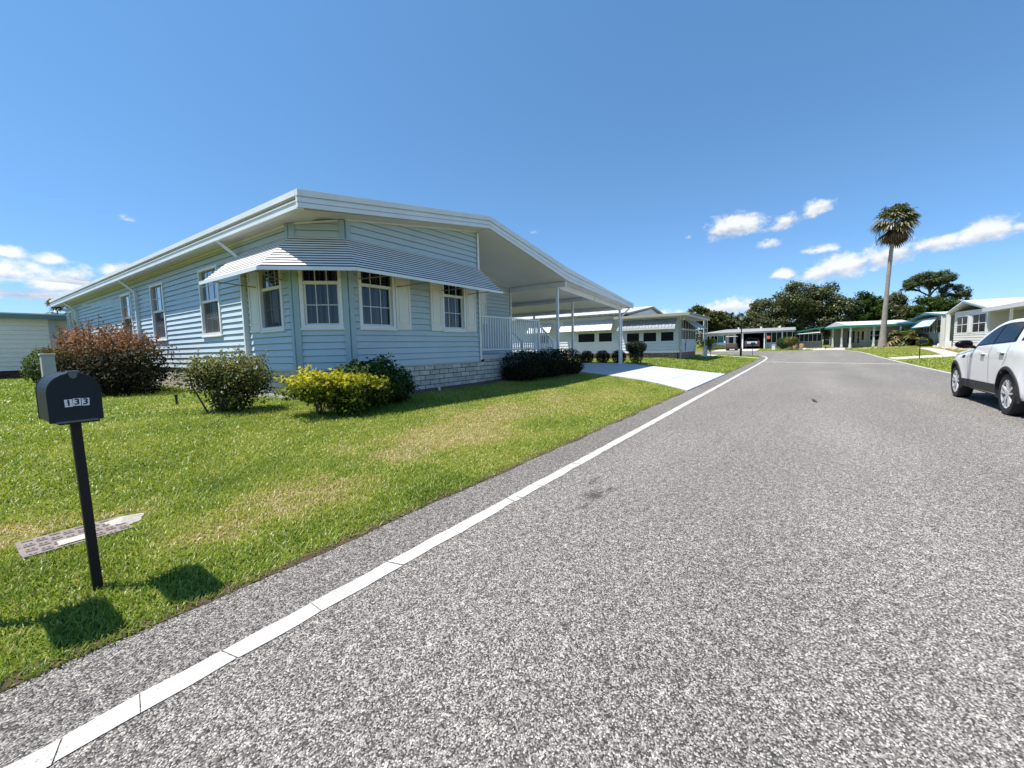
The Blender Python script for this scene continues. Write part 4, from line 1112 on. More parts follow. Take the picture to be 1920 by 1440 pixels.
mb = MB(); mb.box(27.10, 27.16, 5.6, 10.4, 3.10, 3.24); mb.bar((27.13, 6.0, 3.1), (27.72, 6.2, 2.75), .07); mb.bar((27.72, 6.22, 2.78), (27.72, 6.22, .42), .07); mb.build('downspout', M['tanroof'], Nh)
mb = MB(); mb.prism([(27.35, 3.40), (33, 4.18), (38.6, 3.40), (38.6, 3.50), (33, 4.30), (27.35, 3.50)], 'y', 9.45, 23.5); mb.build('roof', M['tanroof'], Nh)
ribbed(Nh, 'metal_roof', M['roofwhite'], (33, 9.4, 4.31), (33, 23.5, 4.31), (27.3, 23.5, 3.515), (27.3, 9.4, 3.515), 36)
for a, b in ((.33, 1.12), (1.42, 2.26), (2.54, 3.38)): fwin(Nh, *LWn, a, b, 1.56, 2.13, gl='blackscreen')
for a, b in ((.58, 1.55), (1.87, 3.15), (5.6, 6.6)): fwin(Nh, (27.9, 10.25, 0), (0, 1, 0), (-1, 0, 0), a, b, 1.63, 2.24, gl='blackscreen')
fwin(Nh, *FWn, .18, 4.9, 1.66, 2.25, 6, gl='blackscreen'); fwin(Nh, *FWn, .18, 4.9, 2.36, 2.9, 6, gl='blackscreen')
ribbed(Nh, 'awning', M['awn_shade'], (27.78, 6.45, 2.98), (27.78, 10.15, 2.98), (27.05, 10.15, 2.42), (27.05, 6.45, 2.42), 18)
mb = MB(); mb.box(27.03, 27.06, 6.43, 10.17, 2.30, 2.42); mb.build('valance', M['roofwhite'], Nh)
ribbed(Nh, 'awning', M['roofwhite'], (27.88, 10.7, 3.16), (27.88, 14.6, 3.16), (27.1, 14.7, 2.40), (27.1, 10.6, 2.40), 20)
ribbed(Nh, 'awning', M['roofwhite'], (27.88, 15.5, 3.16), (27.88, 17.4, 3.16), (27.1, 17.5, 2.40), (27.1, 15.4, 2.40), 10)
ribbed(Nh, 'awning', M['grey_wall'], (29.2, 6.33, 2.95), (33, 6.33, 2.95), (33.2, 5.6, 2.4), (28.9, 5.6, 2.4), 16)
for x in (33.0, 33.9): 
    mb = MB(); mb.box(x - .03, x + .03, 5.73, 5.79, gz(x, 5.7), 3.06); mb.build('porch_post', M['white'], Nh)
mb = MB()
for k in range(8): mb.box(33.0 + k * .13, 33.03 + k * .13, 5.75, 5.78, .42, 1.1)
mb.box(33, 34, 5.74, 5.79, 1.1, 1.15); mb.build('porch_railing', M['white'], Nh)
# blue heron cut-out on its front wall
def heron(name, label, x, y, z, s, mat):
    body = [(0, .42), (.10, .34), (.22, .36), (.34, .48), (.37, .60), (.33, .72), (.36, .86), (.42, .92), (.58, .90), (.42, .97), (.35, .97), (.29, .88), (.26, .72), (.26, .62), (.14, .60), (.02, .50)]
    mb = MB(); mb.prism([(x + a * s, z + b * s) for a, b in body], 'y', y - .03, y - .01)
    for lx in (.14, .22): mb.box(x + lx * s, x + lx * s + .02, y - .028, y - .012, z, z + .38 * s)
    return tag(mb.build(name, mat), label, 'ornament')
heron('heron_ornament', 'flat blue metal heron fixed to the front wall of the awning house', 29.3, 6.33, .86, .92, M['heron'])
mb = MB(); hx, hy, hz = 33.6, 5.45, gz(33.6, 5.45)
mb.tube([(hx, hy, hz), (hx + .02, hy, hz + .55)], .015, 6); mb.tube([(hx + .1, hy, hz), (hx + .06, hy, hz + .55)], .015, 6)
mb.tube([(hx - .35, hy, hz + .45), (hx - .1, hy, hz + .62), (hx + .15, hy, hz + .75), (hx + .22, hy, hz + .95), (hx + .16, hy, hz + 1.15), (hx + .24, hy, hz + 1.28), (hx + .45, hy, hz + 1.25)], [.03, .12, .09, .05, .04, .05, .01], 8)
tag(mb.build('heron_statue', M['heron'], smooth=True), 'dark standing heron statue beside the porch of the awning house', 'statue')
t = thing('flagpole', 'thin white flagpole without flag beside the awning house', 'flagpole', (35.0, 6.2, gz(35, 6.2)))
p = MB(); p.tube([(35, 6.2, gz(35, 6.2)), (35, 6.2, 3.45)], .03, 8); p.build('pole', M['white'], t)
p = MB(); p.lathe([(0, 3.45), (.05, 3.48), (.05, 3.52), (0, 3.55)], (35, 6.2, 0), 10); p.build('finial', M['white'], t)

# ---- pale house at the left edge behind
Lh = thing('pale_house', 'pale grey sided house with sage fascia and dark brick base behind the blue home', 'house', (3, 31, GZ))
mb = MB(); siding(mb, (-9, 29, 0), (1, 0, 0), (0, -1, 0), 12.75, .84, lambda s: 3.16, c=.2); siding(mb, (3.95, 29.3, 0), (1, 0, 0), (0, -1, 0), 10, .84, lambda s: 3.16, [(.35, 1.3, 1.5, 2.75)], c=.2)
mb.build('wall', pmat('bright_siding', (.88, .85, .80), .55, .03, 1, stain=.06), Lh)
mb = MB(); mb.box(3.72, 3.98, 28.96, 29.3, .84, 3.14); mb.build('corner_trim', M['grey_wall'], Lh)
fwin(Lh, (3.95, 29.3, 0), (1, 0, 0), (0, -1, 0), .4, 1.25, 1.55, 2.7, 1, 2)
blocks(Lh, 'brick_base', M['darkbrick'], (-9, 29.02, 0), (1, 0, 0), (0, -1, 0), 12.8, .42, .84, .3, .08, .014)
blocks(Lh, 'brick_base', M['darkbrick'], (3.9, 29.32, 0), (1, 0, 0), (0, -1, 0), 10, .42, .84, .3, .08, .014)
mb = MB(); mb.box(-9.4, 14, 28.62, 28.66, 3.14, 3.345); mb.box(-9.4, 14, 28.66, 36.4, 3.16, 3.2); rf = mb.build('fascia', M['sagetrim'], Lh)
mb = MB(); mb.box(-9.42, 14, 28.60, 36.4, 3.345, 3.40); mb.build('roof', M['roofwhite'], Lh)

# ---- white roofed house with carport across the end of the road
Wh = thing('carport_house', 'low white roofed house with teal window and open carport across the road end', 'house', (69, 6, gz(69, 6)))
FWw = ((66, 11.4, 0), (0, -1, 0), (-1, 0, 0))
mb = MB()
mb.box(66, 66.15, 8.8, 11.4, .45, 1.32); mb.box(66, 66.15, 8.8, 11.4, 2.42, 2.75); mb.box(66.1, 74, 11.3, 11.4, .45, 2.75); mb.box(66.05, 72, 8.72, 8.8, .45, 2.75)
mb.build('wall', M['grey_wall'], Wh)
mb = MB(); mb.box(66.3, 66.4, 7.5, 8.715, .45, 2.75); mb.build('entry_wall', M['grey_wall'], Wh)
mb = MB(); mb.box(66.02, 66.1, .8, 4.0, .45, 1.2); mb.build('porch_wall', M['grey_wall'], Wh)
mb = MB(); mb.box(72, 72.1, .8, 8.8, .45, 2.8); mb.box(66.5, 72, 4.02, 4.1, .45, 2.7); mb.build('carport_wall', pmat('shade_dark_wall', (.045, .043, .045), .8, .2), Wh)  # grey walls coloured near black to stand in for the carport's shade
mb = MB(); mb.box(65.75, 66.0, 8.7, 11.5, 1.06, 1.3); mb.build('window_ledge', M['roofwhite'], Wh)
for a, b, c, g_ in ((.05, .55, 1, 'carglass'), (.75, 1.55, 2, 'carglass'), (1.62, 2.35, 1, 'tealglass')): fwin(Wh, *FWw, a, b, 1.4, 2.36, c, 1, gl=g_)
fwin(Wh, (66.3, 8.7, 0), (0, -1, 0), (-1, 0, 0), .3, .9, .6, 2.4, gl='blackscreen'); fwin(Wh, (72, 8.6, 0), (0, -1, 0), (-1, 0, 0), .3, 1.1, .6, 2.4, frame='grey_wall', gl='blackscreen')
fwin(Wh, (66.02, 3.9, 0), (0, -1, 0), (-1, 0, 0), .1, 2.95, 1.25, 2.6, 5, gl='blackscreen')
mb = MB(); mb.prism([(11.7, 2.80), (8.6, 3.20), (.6, 3.18), (.6, 2.83), (11.7, 2.75)], 'x', 65.2, 74.5); rf = mb.build('roof', M['roofwhite'], Wh)
mb = MB(); mb.prism([(11.6, 2.745), (.7, 2.825), (.7, 2.66), (11.6, 2.62)], 'x', 65.4, 65.5); mb.box(65.4, 74, .7, 11.6, 2.60, 2.64); mb.build('gutter', M['grey_wall'], rf)
for y_ in (4.6, 2.4, 7.4):
    mb = MB(); mb.tube([(68, y_, 3.15), (68, y_, 3.5)], .12, 8); mb.build('roof_vent', M['roofwhite'], rf)
for y_, w_ in ((6.62, .09), (4.02, .07), (2.0, .05)):
    mb = MB(); mb.box(65.5, 65.5 + w_ * 2, y_ - w_, y_ + w_, .45, 2.66); mb.build('carport_post', M['white'], Wh)
mb = MB(); mb.prism([(3.75, 1.75), (3.35, 1.75), (3.35, 2.15), (3.75, 2.15)], 'x', 65.35, 65.38); tag(mb.build('garden_flag', M['orange']), 'small orange flag hanging beside a white carport post across the road', 'flag')

def simple_car(name, label, cat, cx, cy, z, yaw, L, W, paint, hood=.95, roof=1.6, prof=None, parts=True):
    """small distant vehicle, nose along +x before yaw"""
    t = thing(name, label, cat, (cx, cy, z))
    ca, sa = math.cos(yaw), math.sin(yaw)
    T_ = lambda x, y, zz: (cx + x * ca - y * sa, cy + x * sa + y * ca, z + zz)
    prof = prof or [(-L / 2, .45), (-L / 2, .95), (-L / 2 + .1, 1.02), (-L / 2 + .5, roof - .06), (-L / 2 + .9, roof), (.25, roof - .02), (.95, hood + .06), (L / 2 - .25, hood - .1), (L / 2, .7), (L / 2, .38), (-L / 2, .35)]
    def loft(name, wf, mat, par, pr, off=0):
        mb = MB(); n = len(pr)
        rows = []
        for v in (-1, -.72, 0, .72, 1):
            row = []
            for x, zz in pr:
                k = 1 if zz < 1.0 else 1 - .28 * (zz - 1.0) / max(.1, roof - 1.0)
                edge = (1 if abs(v) < .8 else .97)
                row.append(T_(x * edge, v * W / 2 * k, .40 + (zz - .40) * edge))
            rows.append(row)
        vs = [p for r in rows for p in r]; fs = []
        for i in range(4):
            for j in range(n): fs.append((i * n + j, i * n + (j + 1) % n, (i + 1) * n + (j + 1) % n, (i + 1) * n + j))
        fs += [tuple(range(n)), tuple(range(4 * n, 5 * n))]
        mb.mesh(vs, fs); return mb.build(name, mat, par, smooth=True)
    body = loft('body', W, paint, t, prof)
    mb = MB()
    zr = roof - .12
    for sx in (1, -1):
        k0, k1 = W / 2 * (1 - .28 * (1.08 - 1) / (roof - 1)) + .008, W / 2 * (1 - .28 * (zr - 1) / (roof - 1)) + .008
        mb.poly([T_(-L / 2 + .45, sx * k0, 1.08), T_(.65, sx * k0, 1.08), T_(.22, sx * k1, zr), T_(-L / 2 + .62, sx * k1, zr)])
    mb.poly([T_(-L / 2 + .02, W * .38, 1.06), T_(-L / 2 + .02, -W * .38, 1.06), T_(-L / 2 + .42, -W * .33, zr), T_(-L / 2 + .42, W * .33, zr)])
    mb.build('window', M['carglass'], t)
    for x in (-L / 2 + .85, L / 2 - .85):
        for y in (-W / 2 + .1, W / 2 - .1):
            w = MB(); c = T_(x, y, .34); nn = 14
            vs = []; 
            for s_ in (-.11, .11):
                for k in range(nn):
                    a_ = 2 * math.pi * k / nn; vs.append(T_(x + .34 * math.cos(a_), y + s_, .34 + .34 * math.sin(a_)))
            w.mesh(vs, [tuple(range(nn)), tuple(range(2 * nn - 1, nn - 1, -1))] + [(k, (k + 1) % nn, (k + 1) % nn + nn, k + nn) for k in range(nn)])
            w.build('wheel', M['tyre'], t)
    mb = MB()
    for sx in (1, -1): mb.mesh([T_(-L / 2 - .012, sx * W * .36, .74), T_(-L / 2 - .012, sx * W * .47, .74), T_(-L / 2 - .012, sx * W * .47, .95), T_(-L / 2 - .012, sx * W * .36, .95)], [(0, 1, 2, 3)])
    mb.build('tail_lamp', M['redlamp'], t)
    mb = MB(); mb.mesh([T_(-L / 2 - .02, -W * .34, .72), T_(-L / 2 - .02, W * .34, .72), T_(-L / 2 - .02, W * .34, 1.0), T_(-L / 2 - .02, -W * .34, 1.0)], [(0, 1, 2, 3)]); mb.build('tailgate', M['truck'], t)
    return t
simple_car('parked_car', 'dark hatchback with pale tailgate parked in the carport across the end of the road', 'car', 67.6, 5.45, gz(66, 5.4) + .05, 0, 4.4, 1.8, pmat('dark_car', (.05, .05, .055), .3, .05, coat=.6), roof=1.5)

# golf cart in front of that carport
cxg, cyg, zg_ = 61.0, 7.35, gz(61, 7.35) + .05
t = thing('golf_cart', 'tan golf cart with white roof on the drive across the end of the road', 'golf cart', (cxg, cyg, zg_))
mb = MB(); mb.box(cxg - 1.1, cxg + 1.1, cyg - .58, cyg + .58, zg_ + .25, zg_ + .45); mb.prism([(cxg - 1.15, zg_ + .4), (cxg - 1.1, zg_ + .95), (cxg - .4, zg_ + .95), (cxg - .3, zg_ + .4)], 'y', cyg - .6, cyg + .6); mb.prism([(cxg + .7, zg_ + .4), (cxg + .75, zg_ + .95), (cxg + 1.15, zg_ + .75), (cxg + 1.2, zg_ + .4)], 'y', cyg - .55, cyg + .55)
mb.build('body', pmat('cart_tan', (.09, .07, .055), .4, .1), t, bevel=.04)
mb = MB(); mb.box(cxg - 1.0, cxg + .8, cyg - .6, cyg + .6, zg_ + 1.78, zg_ + 1.84); mb.build('canopy', M['white'], t, bevel=.02)
mb = MB()
for x, y in ((-.95, -.52), (-.95, .52), (.65, -.52), (.65, .52)): mb.bar((cxg + x, cyg + y, zg_ + .9), (cxg + x, cyg + y, zg_ + 1.8), .035)
mb.build('canopy_post', M['blackmetal'], t)
for x in (-.75, .8):
    for y in (-.5, .5):
        w = MB(); w.lathe([(0, -.09), (.2, -.09), (.22, -.05), (.22, .05), (.2, .09), (0, .09)], (cxg + x, cyg + y, zg_ + .22), 14, 'y'); w.build('wheel', M['tyre'], t)

# ---- green trimmed house at the end of the road
Gh = thing('green_trim_house', 'white roofed house with green fascia and pillared porch behind the tall palm', 'house', (66, -8, gz(66, -8)))
go = Vector((62.6, -4.75, 0)); gu = Vector((.97, .24, 0)).normalized(); gv_ = Vector((gu.y, -gu.x, 0))
GP = lambda u, v, z: tuple(go + gu * u + gv_ * v + Vector((0, 0, z)))
def gbox(mb, u0, u1, v0, v1, z0, z1, zz=None):
    vs = [GP(u0, v0, z0), GP(u1, v0, z0), GP(u1, v1, z0), GP(u0, v1, z0), GP(u0, v0, z1), GP(u1, v0, z1), GP(u1, v1, z1), GP(u0, v1, z1)]
    mb.mesh(vs, [(0, 3, 2, 1), (4, 5, 6, 7), (0, 1, 5, 4), (1, 2, 6, 5), (2, 3, 7, 6), (3, 0, 4, 7)])
mb = MB(); gbox(mb, 1.6, 7.4, 2.0, 2.1, .4, 3.0); gbox(mb, 1.5, 1.6, 2.0, 6.0, .4, 3.0); gbox(mb, 7.4, 7.5, .3, 6.0, .4, 3.0); mb.build('wall', M['beige_wall'], Gh)
mb = MB()
vs = [GP(-.3, -.4, 3.02), GP(7.9, -.4, 3.02), GP(3.8, -.4, 3.62), GP(-.3, 6.2, 3.02), GP(7.9, 6.2, 3.02), GP(3.8, 6.2, 3.62)]
mb.mesh(vs, [(0, 2, 5, 3), (2, 1, 4, 5)]); vs2 = [(x, y, z - .05) for x, y, z in vs]; mb.mesh(vs2, [(0, 3, 5, 2), (2, 5, 4, 1), (0, 2, 1), (3, 4, 5)])
rf = mb.build('roof', M['roofwhite'], Gh)
mb = MB(); gbox(mb, -.34, 7.94, -.46, -.40, 2.80, 3.05); gbox(mb, -.36, -.30, -.4, 6.2, 2.80, 3.05); mb.build('fascia', M['greentrim'], rf)
mb = MB(); gbox(mb, -.28, 7.9, -.38, 6, 2.84, 2.87); mb.build('soffit', M['white_wall'], rf)
for u, v in ((0, 0), (2.6, 0), (5.6, 0), (0, 2.2), (0, 4.6)):
    mb = MB(); gbox(mb, u - .07, u + .07, v - .07, v + .07, .35, 2.85); gbox(mb, u - .1, u + .1, v - .1, v + .1, .35, .8); mb.build('porch_post', M['white'], Gh)
Gf = (GP(1.5, 2.0, 0), tuple(gv_), tuple(-gu)); Gs = (GP(1.6, 2.0, 0), tuple(gu), tuple(-gv_))
for a, b, z0_, z1_, c, r_ in ((.4, 1.6, 1.3, 2.4, 1, 2), (2.6, 3.5, .5, 2.5, 1, 1), (3.7, 3.95, 1.3, 2.4, 1, 1)): fwin(Gh, *Gf, a, b, z0_, z1_, c, r_, gl='blackscreen')
for a, b, z0_, z1_, c, r_ in ((.3, 1.1, 1.3, 2.4, 1, 1), (1.6, 2.3, .9, 2.4, 1, 2), (3.0, 5.4, .9, 2.5, 3, 1)): fwin(Gh, *Gs, a, b, z0_, z1_, c, r_, gl='blackscreen')
# its screened side room with mint awning
mb = MB(); mb.box(70, 74, -2.4, .75, .4, 1.25); mb.box(70.2, 74, -2.4, .75, 1.2, 2.5); mb.build('side_room', pmat('lavender_wall', (.36, .33, .36), .7, .1), Gh)
fwin(Gh, (70, .7, 0), (0, -1, 0), (-1, 0, 0), .1, 3.0, 1.3, 2.25, 6, gl='blackscreen')
mb = MB(); mb.prism([(.95, 2.48), (-2.5, 3.05), (-2.5, 3.22), (.95, 2.62)], 'x', 69.3, 74); mb.build('side_roof', M['greentrim'], Gh)
ribbed(Gh, 'awning', M['roofwhite'], (69.95, -2.2, 2.75), (69.95, .6, 2.52), (69.2, .75, 2.25), (69.2, -2.1, 2.42), 12)
# fan-shaped planting, barrels and rocks before it
for i, (x, y, s_) in enumerate(((62.8, .55, .34), (62.6, -.15, .30))):
    mb = MB(); mb.lathe([(0, gz(x, y)), (s_ * .8, gz(x, y)), (s_, gz(x, y) + .35), (s_ * .85, gz(x, y) + .7), (s_ * .7, gz(x, y) + .7), (s_ * .7, gz(x, y) + .6), (0, gz(x, y) + .6)], (x, y, 0), 14)
    tag(mb.build('barrel_planter', pmat('barrel_tan', (.42, .27, .15), .7, .2), smooth=True), ('larger', 'smaller')[i] + ' tan barrel planter among white rocks across the road', 'planter')
mb = MB()
for k in range(26):
    x, y, s_ = RND.uniform(61.2, 62.2), RND.uniform(-4.2, 1.2), RND.uniform(.08, .2); z = gz(x, y)
    n_ = 7; vs = [(x + s_ * math.cos(2 * math.pi * j / n_) * RND.uniform(.8, 1.1), y + s_ * math.sin(2 * math.pi * j / n_) * RND.uniform(.8, 1.1), z - .02) for j in range(n_)] + [(x + .6 * s_ * math.cos(2 * math.pi * j / n_), y + .6 * s_ * math.sin(2 * math.pi * j / n_), z + s_ * RND.uniform(.7, 1.)) for j in range(n_)]
    mb.mesh(vs, [tuple(range(n_, 2 * n_))] + [(j, (j + 1) % n_, (j + 1) % n_ + n_, j + n_) for j in range(n_)])
tag(mb.build('edging_rocks', M['rock']), label='white edging rocks in front of the green trimmed porch', cat='rocks', kind='stuff')
mb = MB(); x, y = 61.2, 2.75; mb.box(x - .18, x + .18, y - .18, y + .18, gz(x, y), gz(x, y) + .62); mb.box(x - .21, x + .21, y - .21, y + .21, gz(x, y) + .62, gz(x, y) + .68)
tag(mb.build('pedestal_box', M['cream'], bevel=.02), 'cream service pedestal on the grass across the end of the road', 'pedestal')
shrub('round_shrub', 'round green shrub on a short stem across the end of the road', 'shrub', (61.3, .95), [(61.3, .95, 1.35, .75, .75, .62)], 1500, .16, M['leaf_olive'], tone_rand(.5, .2), 5)
shrub('bushy_shrub', 'wider bushy shrub left of the round shrub across the end of the road', 'shrub', (62.6, 1.75), [(62.6, 1.8, 1.2, .8, .8, .75)], 1400, .17, M['leaf_green'], tone_rand(.5, .2), 4)
shrub('flower_bed', 'low golden planting below the teal window across the road', 'flower bed', (65.1, 9.8), [(65.1, 10.6, .62, .5, .8, .3), (65.1, 9.2, .66, .5, .7, .36)], 1400, .12, M['leaf_gold'], tone_rand(.4, .2), 0)

# ---- teal awning house
Th = thing('teal_awning_house', 'sage sided house with teal awning between the palm and the white gable house', 'house', (61, -14, gz(61, -11)))
SWt = ((54.6, -11, 0), (1, 0, 0), (0, 1, 0))
mb = MB(); siding(mb, *SWt, 13.0, .9, lambda s: 3.45, [(1.6, 4.0, 1.75, 3.2), (4.7, 9.6, 1.9, 2.75)], c=.2); mb.box(54.6, 54.7, -20, -11, .5, 3.45); mb.box(67.5, 67.6, -20, -11, .5, 3.45); mb.box(54.7, 67.5, -11.1, -11.03, .4, .9)
mb.build('wall', M['sage_wall'], Th)
fwin(Th, *SWt, 1.7, 3.0, 1.85, 3.1, 1, 2, gl='blackscreen'); fwin(Th, *SWt, 3.15, 3.9, 1.85, 3.1, 1, 1, gl='tealglass')
for k in range(4): fwin(Th, *SWt, 4.8 + k * 1.2, 5.7 + k * 1.2, 1.95, 2.7, gl='blackscreen')
mb = MB(); mb.prism([(53.9, 3.42), (61.1, 3.9), (68.4, 3.42), (68.4, 3.56), (61.1, 4.05), (53.9, 3.56)], 'y', -20.5, -10.6); rf = mb.build('roof', M['roofwhite'], Th)
mb = MB(); mb.prism([(53.85, 3.36), (61.1, 3.86), (68.45, 3.36), (68.45, 3.53), (61.1, 4.03), (53.85, 3.53)], 'y', -10.595, -10.55); mb.box(53.84, 53.9, -20.5, -10.55, 3.36, 3.54); mb.build('fascia', M['tealtrim'], rf)
ribbed(Th, 'awning', M['teal_awning'], (57.4, -10.97, 3.42), (67.6, -10.97, 3.42), (66.0, -9.95, 2.50), (54.9, -9.95, 2.48), 34)
mb = MB(); mb.bar((54.9, -9.94, 2.46), (66.0, -9.94, 2.48), .03, .09); mb.build('valance', M['tealtrim'], Th)
mb = MB()
for k in range(4): mb.box(54.6 + k * .0, 55.6, -10.98 + .3 * (3 - k) - .3, -10.98 + .3 * (4 - k) - .3, .4, 1.0 - (3 - k) * .17)
mb.build('door_step', M['cream'], Th)
shrub('cycad_shrub', 'bright green low shrub under the windows of the sage house', 'shrub', (57.3, -10.2), [(57.3, -10.1, .95, .9, .6, .5)], 1300, .18, M['leaf_gold'], tone_rand(.3, .12), 0)
shrub('bromeliad_bed', 'dark red low planting along the wall of the sage house', 'flower bed', (60.5, -10.3), [(60.0, -10.3, .68, 1.6, .4, .28), (63.0, -10.3, .68, 1.6, .4, .26)], 1800, .13, M['leaf_burgundy'], tone_rand(.62, .16), 0)

# ---- white gable house on the right
Gw = thing('white_gable_house', 'white gable house with paired windows and flat carport behind the parked white car', 'house', (48, -16, gz(48, -11)))
SWg = ((44.2, -11, 0), (1, 0, 0), (0, 1, 0))
gzf = lambda x: 4.12 - abs(x - 48.5) * .163
mb = MB()
siding(mb, *SWg, 7.8, .55, lambda s: gzf(44.2 + s), [(.2, 3.25, 1.68, 3.12), (4.2, 7.2, 1.68, 3.12)], c=.2)
mb.box(44.2, 44.3, -25, -11, .5, 3.4); mb.box(51.9, 52.0, -25, -11, .5, 3.5)
mb.build('wall', pmat('cream_siding', (.76, .72, .64), .55, .04, 1, stain=.08), Gw)
for a, b in ((.35, 3.1), (4.35, 7.05)): fwin(Gw, *SWg, a, b, 1.75, 3.05, 2, 2, fw=.09, gl='blackscreen')
for a in (3.25, 3.75): 
    m_ = MB(); m_.obox(*SWg, a, a + .38, 0.02, .05, 1.7, 3.1); m_.build('shutter', M['cream'], Gw)
mb = MB(); mb.prism([(43.2, 3.30), (48.5, 4.16), (53.3, 3.38), (53.3, 3.50), (48.5, 4.30), (43.2, 3.44)], 'y', -25.5, -10.75); rf = mb.build('roof', M['roofwhite'], Gw)
mb = MB(); mb.prism([(43.15, 3.24), (48.5, 4.10), (53.4, 3.32), (53.4, 3.41), (48.5, 4.20), (43.15, 3.34)], 'y', -10.745, -10.69); mb.prism([(43.15, 3.36), (48.5, 4.23), (53.35, 3.44), (53.35, 3.53), (48.5, 4.33), (43.15, 3.46)], 'y', -10.745, -10.65); mb.build('fascia', M['alu'], rf)
ribbed(rf, 'standing_seam', M['roofwhite'], (48.5, -10.76, 4.305), (48.5, -25.5, 4.305), (43.2, -25.5, 3.445), (43.2, -10.76, 3.445), 30)
mb = MB(); mb.box(35.0, 43.1, -23, -10.5, 3.10, 3.16); mb.box(34.9, 43.1, -10.5, -10.42, 3.08, 3.34); mb.box(34.88, 34.95, -23, -10.5, 3.08, 3.34); mb.box(34.95, 43.1, -23, -10.5, 3.3, 3.33); mb.build('carport_roof', M['roofwhite'], Gw)
for x in (35.4, 39.4, 43.2):
    mb = MB(); mb.box(x - .06, x + .06, -10.85, -10.73, gz(x, -10.8), 3.1); mb.build('carport_post', M['white'], Gw)
mb = MB(); mb.box(35, 44.2, -17.1, -17.0, .4, 3.1); mb.build('carport_wall', M['beige_wall'], Gw)
mb = MB(); mb.box(52.3, 52.55, -10.8, -10.55, .5, 3.4); mb.box(53.9, 54.15, -10.8, -10.55, .5, 3.4); mb.build('porch_post', M['cream'], Gw)
mb = MB(); mb.box(52.0, 54.0, -12.6, -12.5, .5, 3.4); mb.build('entry_wall', M['beige_wall'], Gw)
mb = MB(); mb.box(52.05, 52.35, -10.9, -10.6, .44, 1.05); tag(mb.build('door_bench', M['white'], bevel=.02), 'white slatted planter box beside the entry of the white gable house', 'planter')
mb = MB()
for k in range(60):
    x, y, s_ = RND.uniform(41.5, 53), RND.uniform(-10.6, -9.75), RND.uniform(.08, .2); z = gz(x, y); n_ = 6
    vs = [(x + s_ * math.cos(2 * math.pi * j / n_) * RND.uniform(.8, 1.1), y + s_ * math.sin(2 * math.pi * j / n_), z - .02) for j in range(n_)] + [(x + .6 * s_ * math.cos(2 * math.pi * j / n_), y + .6 * s_ * math.sin(2 * math.pi * j / n_), z + s_ * RND.uniform(.6, .9)) for j in range(n_)]
    mb.mesh(vs, [tuple(range(n_, 2 * n_))] + [(j, (j + 1) % n_, (j + 1) % n_ + n_, j + n_) for j in range(n_)])
tag(mb.build('border_rocks', pmat('pink_rock', (.50, .40, .36), .9, .2, 6, .4, 20)), label='pinkish border rocks along the front of the white gable house', cat='rocks', kind='stuff')

# ------------------------------------------------------------------ street furniture far down the road
def street_lamp(x, y):
    z = gz(x, y); t = thing('street_lamp', 'black street lamp with lantern head on the corner lawn', 'street lamp', (x, y, z))
    p = MB(); p.tube([(x, y, z - .1), (x, y, z + .75)], .085, 10); p.tube([(x, y, z + .75), (x, y, z + .80), (x, y, z + 3.0)], [.085, .05, .042], 10); p.lathe([(.05, z + 2.92), (.10, z + 2.98), (.05, z + 3.04)], (x, y, 0), 12); p.build('post', M['blackmetal'], t)
    p = MB(); p.lathe([(.07, z + 3.04), (.15, z + 3.12), (.19, z + 3.42), (.19, z + 3.44)], (x, y, 0), 6); p.build('lantern', M['lantern'], t)
    p = MB(); p.lathe([(.23, z + 3.44), (.2, z + 3.48), (.06, z + 3.6), (.03, z + 3.66), (0, z + 3.68)], (x, y, 0), 6); p.build('lantern_cap', M['blackmetal'], t)
street_lamp(40.2, 4.16)
mailbox_things(43.2, 3.55, 3.35, False, 'black mailbox on a post beside the street lamp on the corner lawn', h0=gz(43.2, 3.5) + 1.0)
mailbox_things(34.5, -5.9, -6.15, False, 'black mailbox on a post beside the tan driveway ahead of the white car', h0=gz(34.5, -5.9) + .98)
mailbox_things(60.2, -2.4, -2.65, False, 'black mailbox in front of the green trimmed porch', h0=gz(60.2, -2.4) + 1.0)

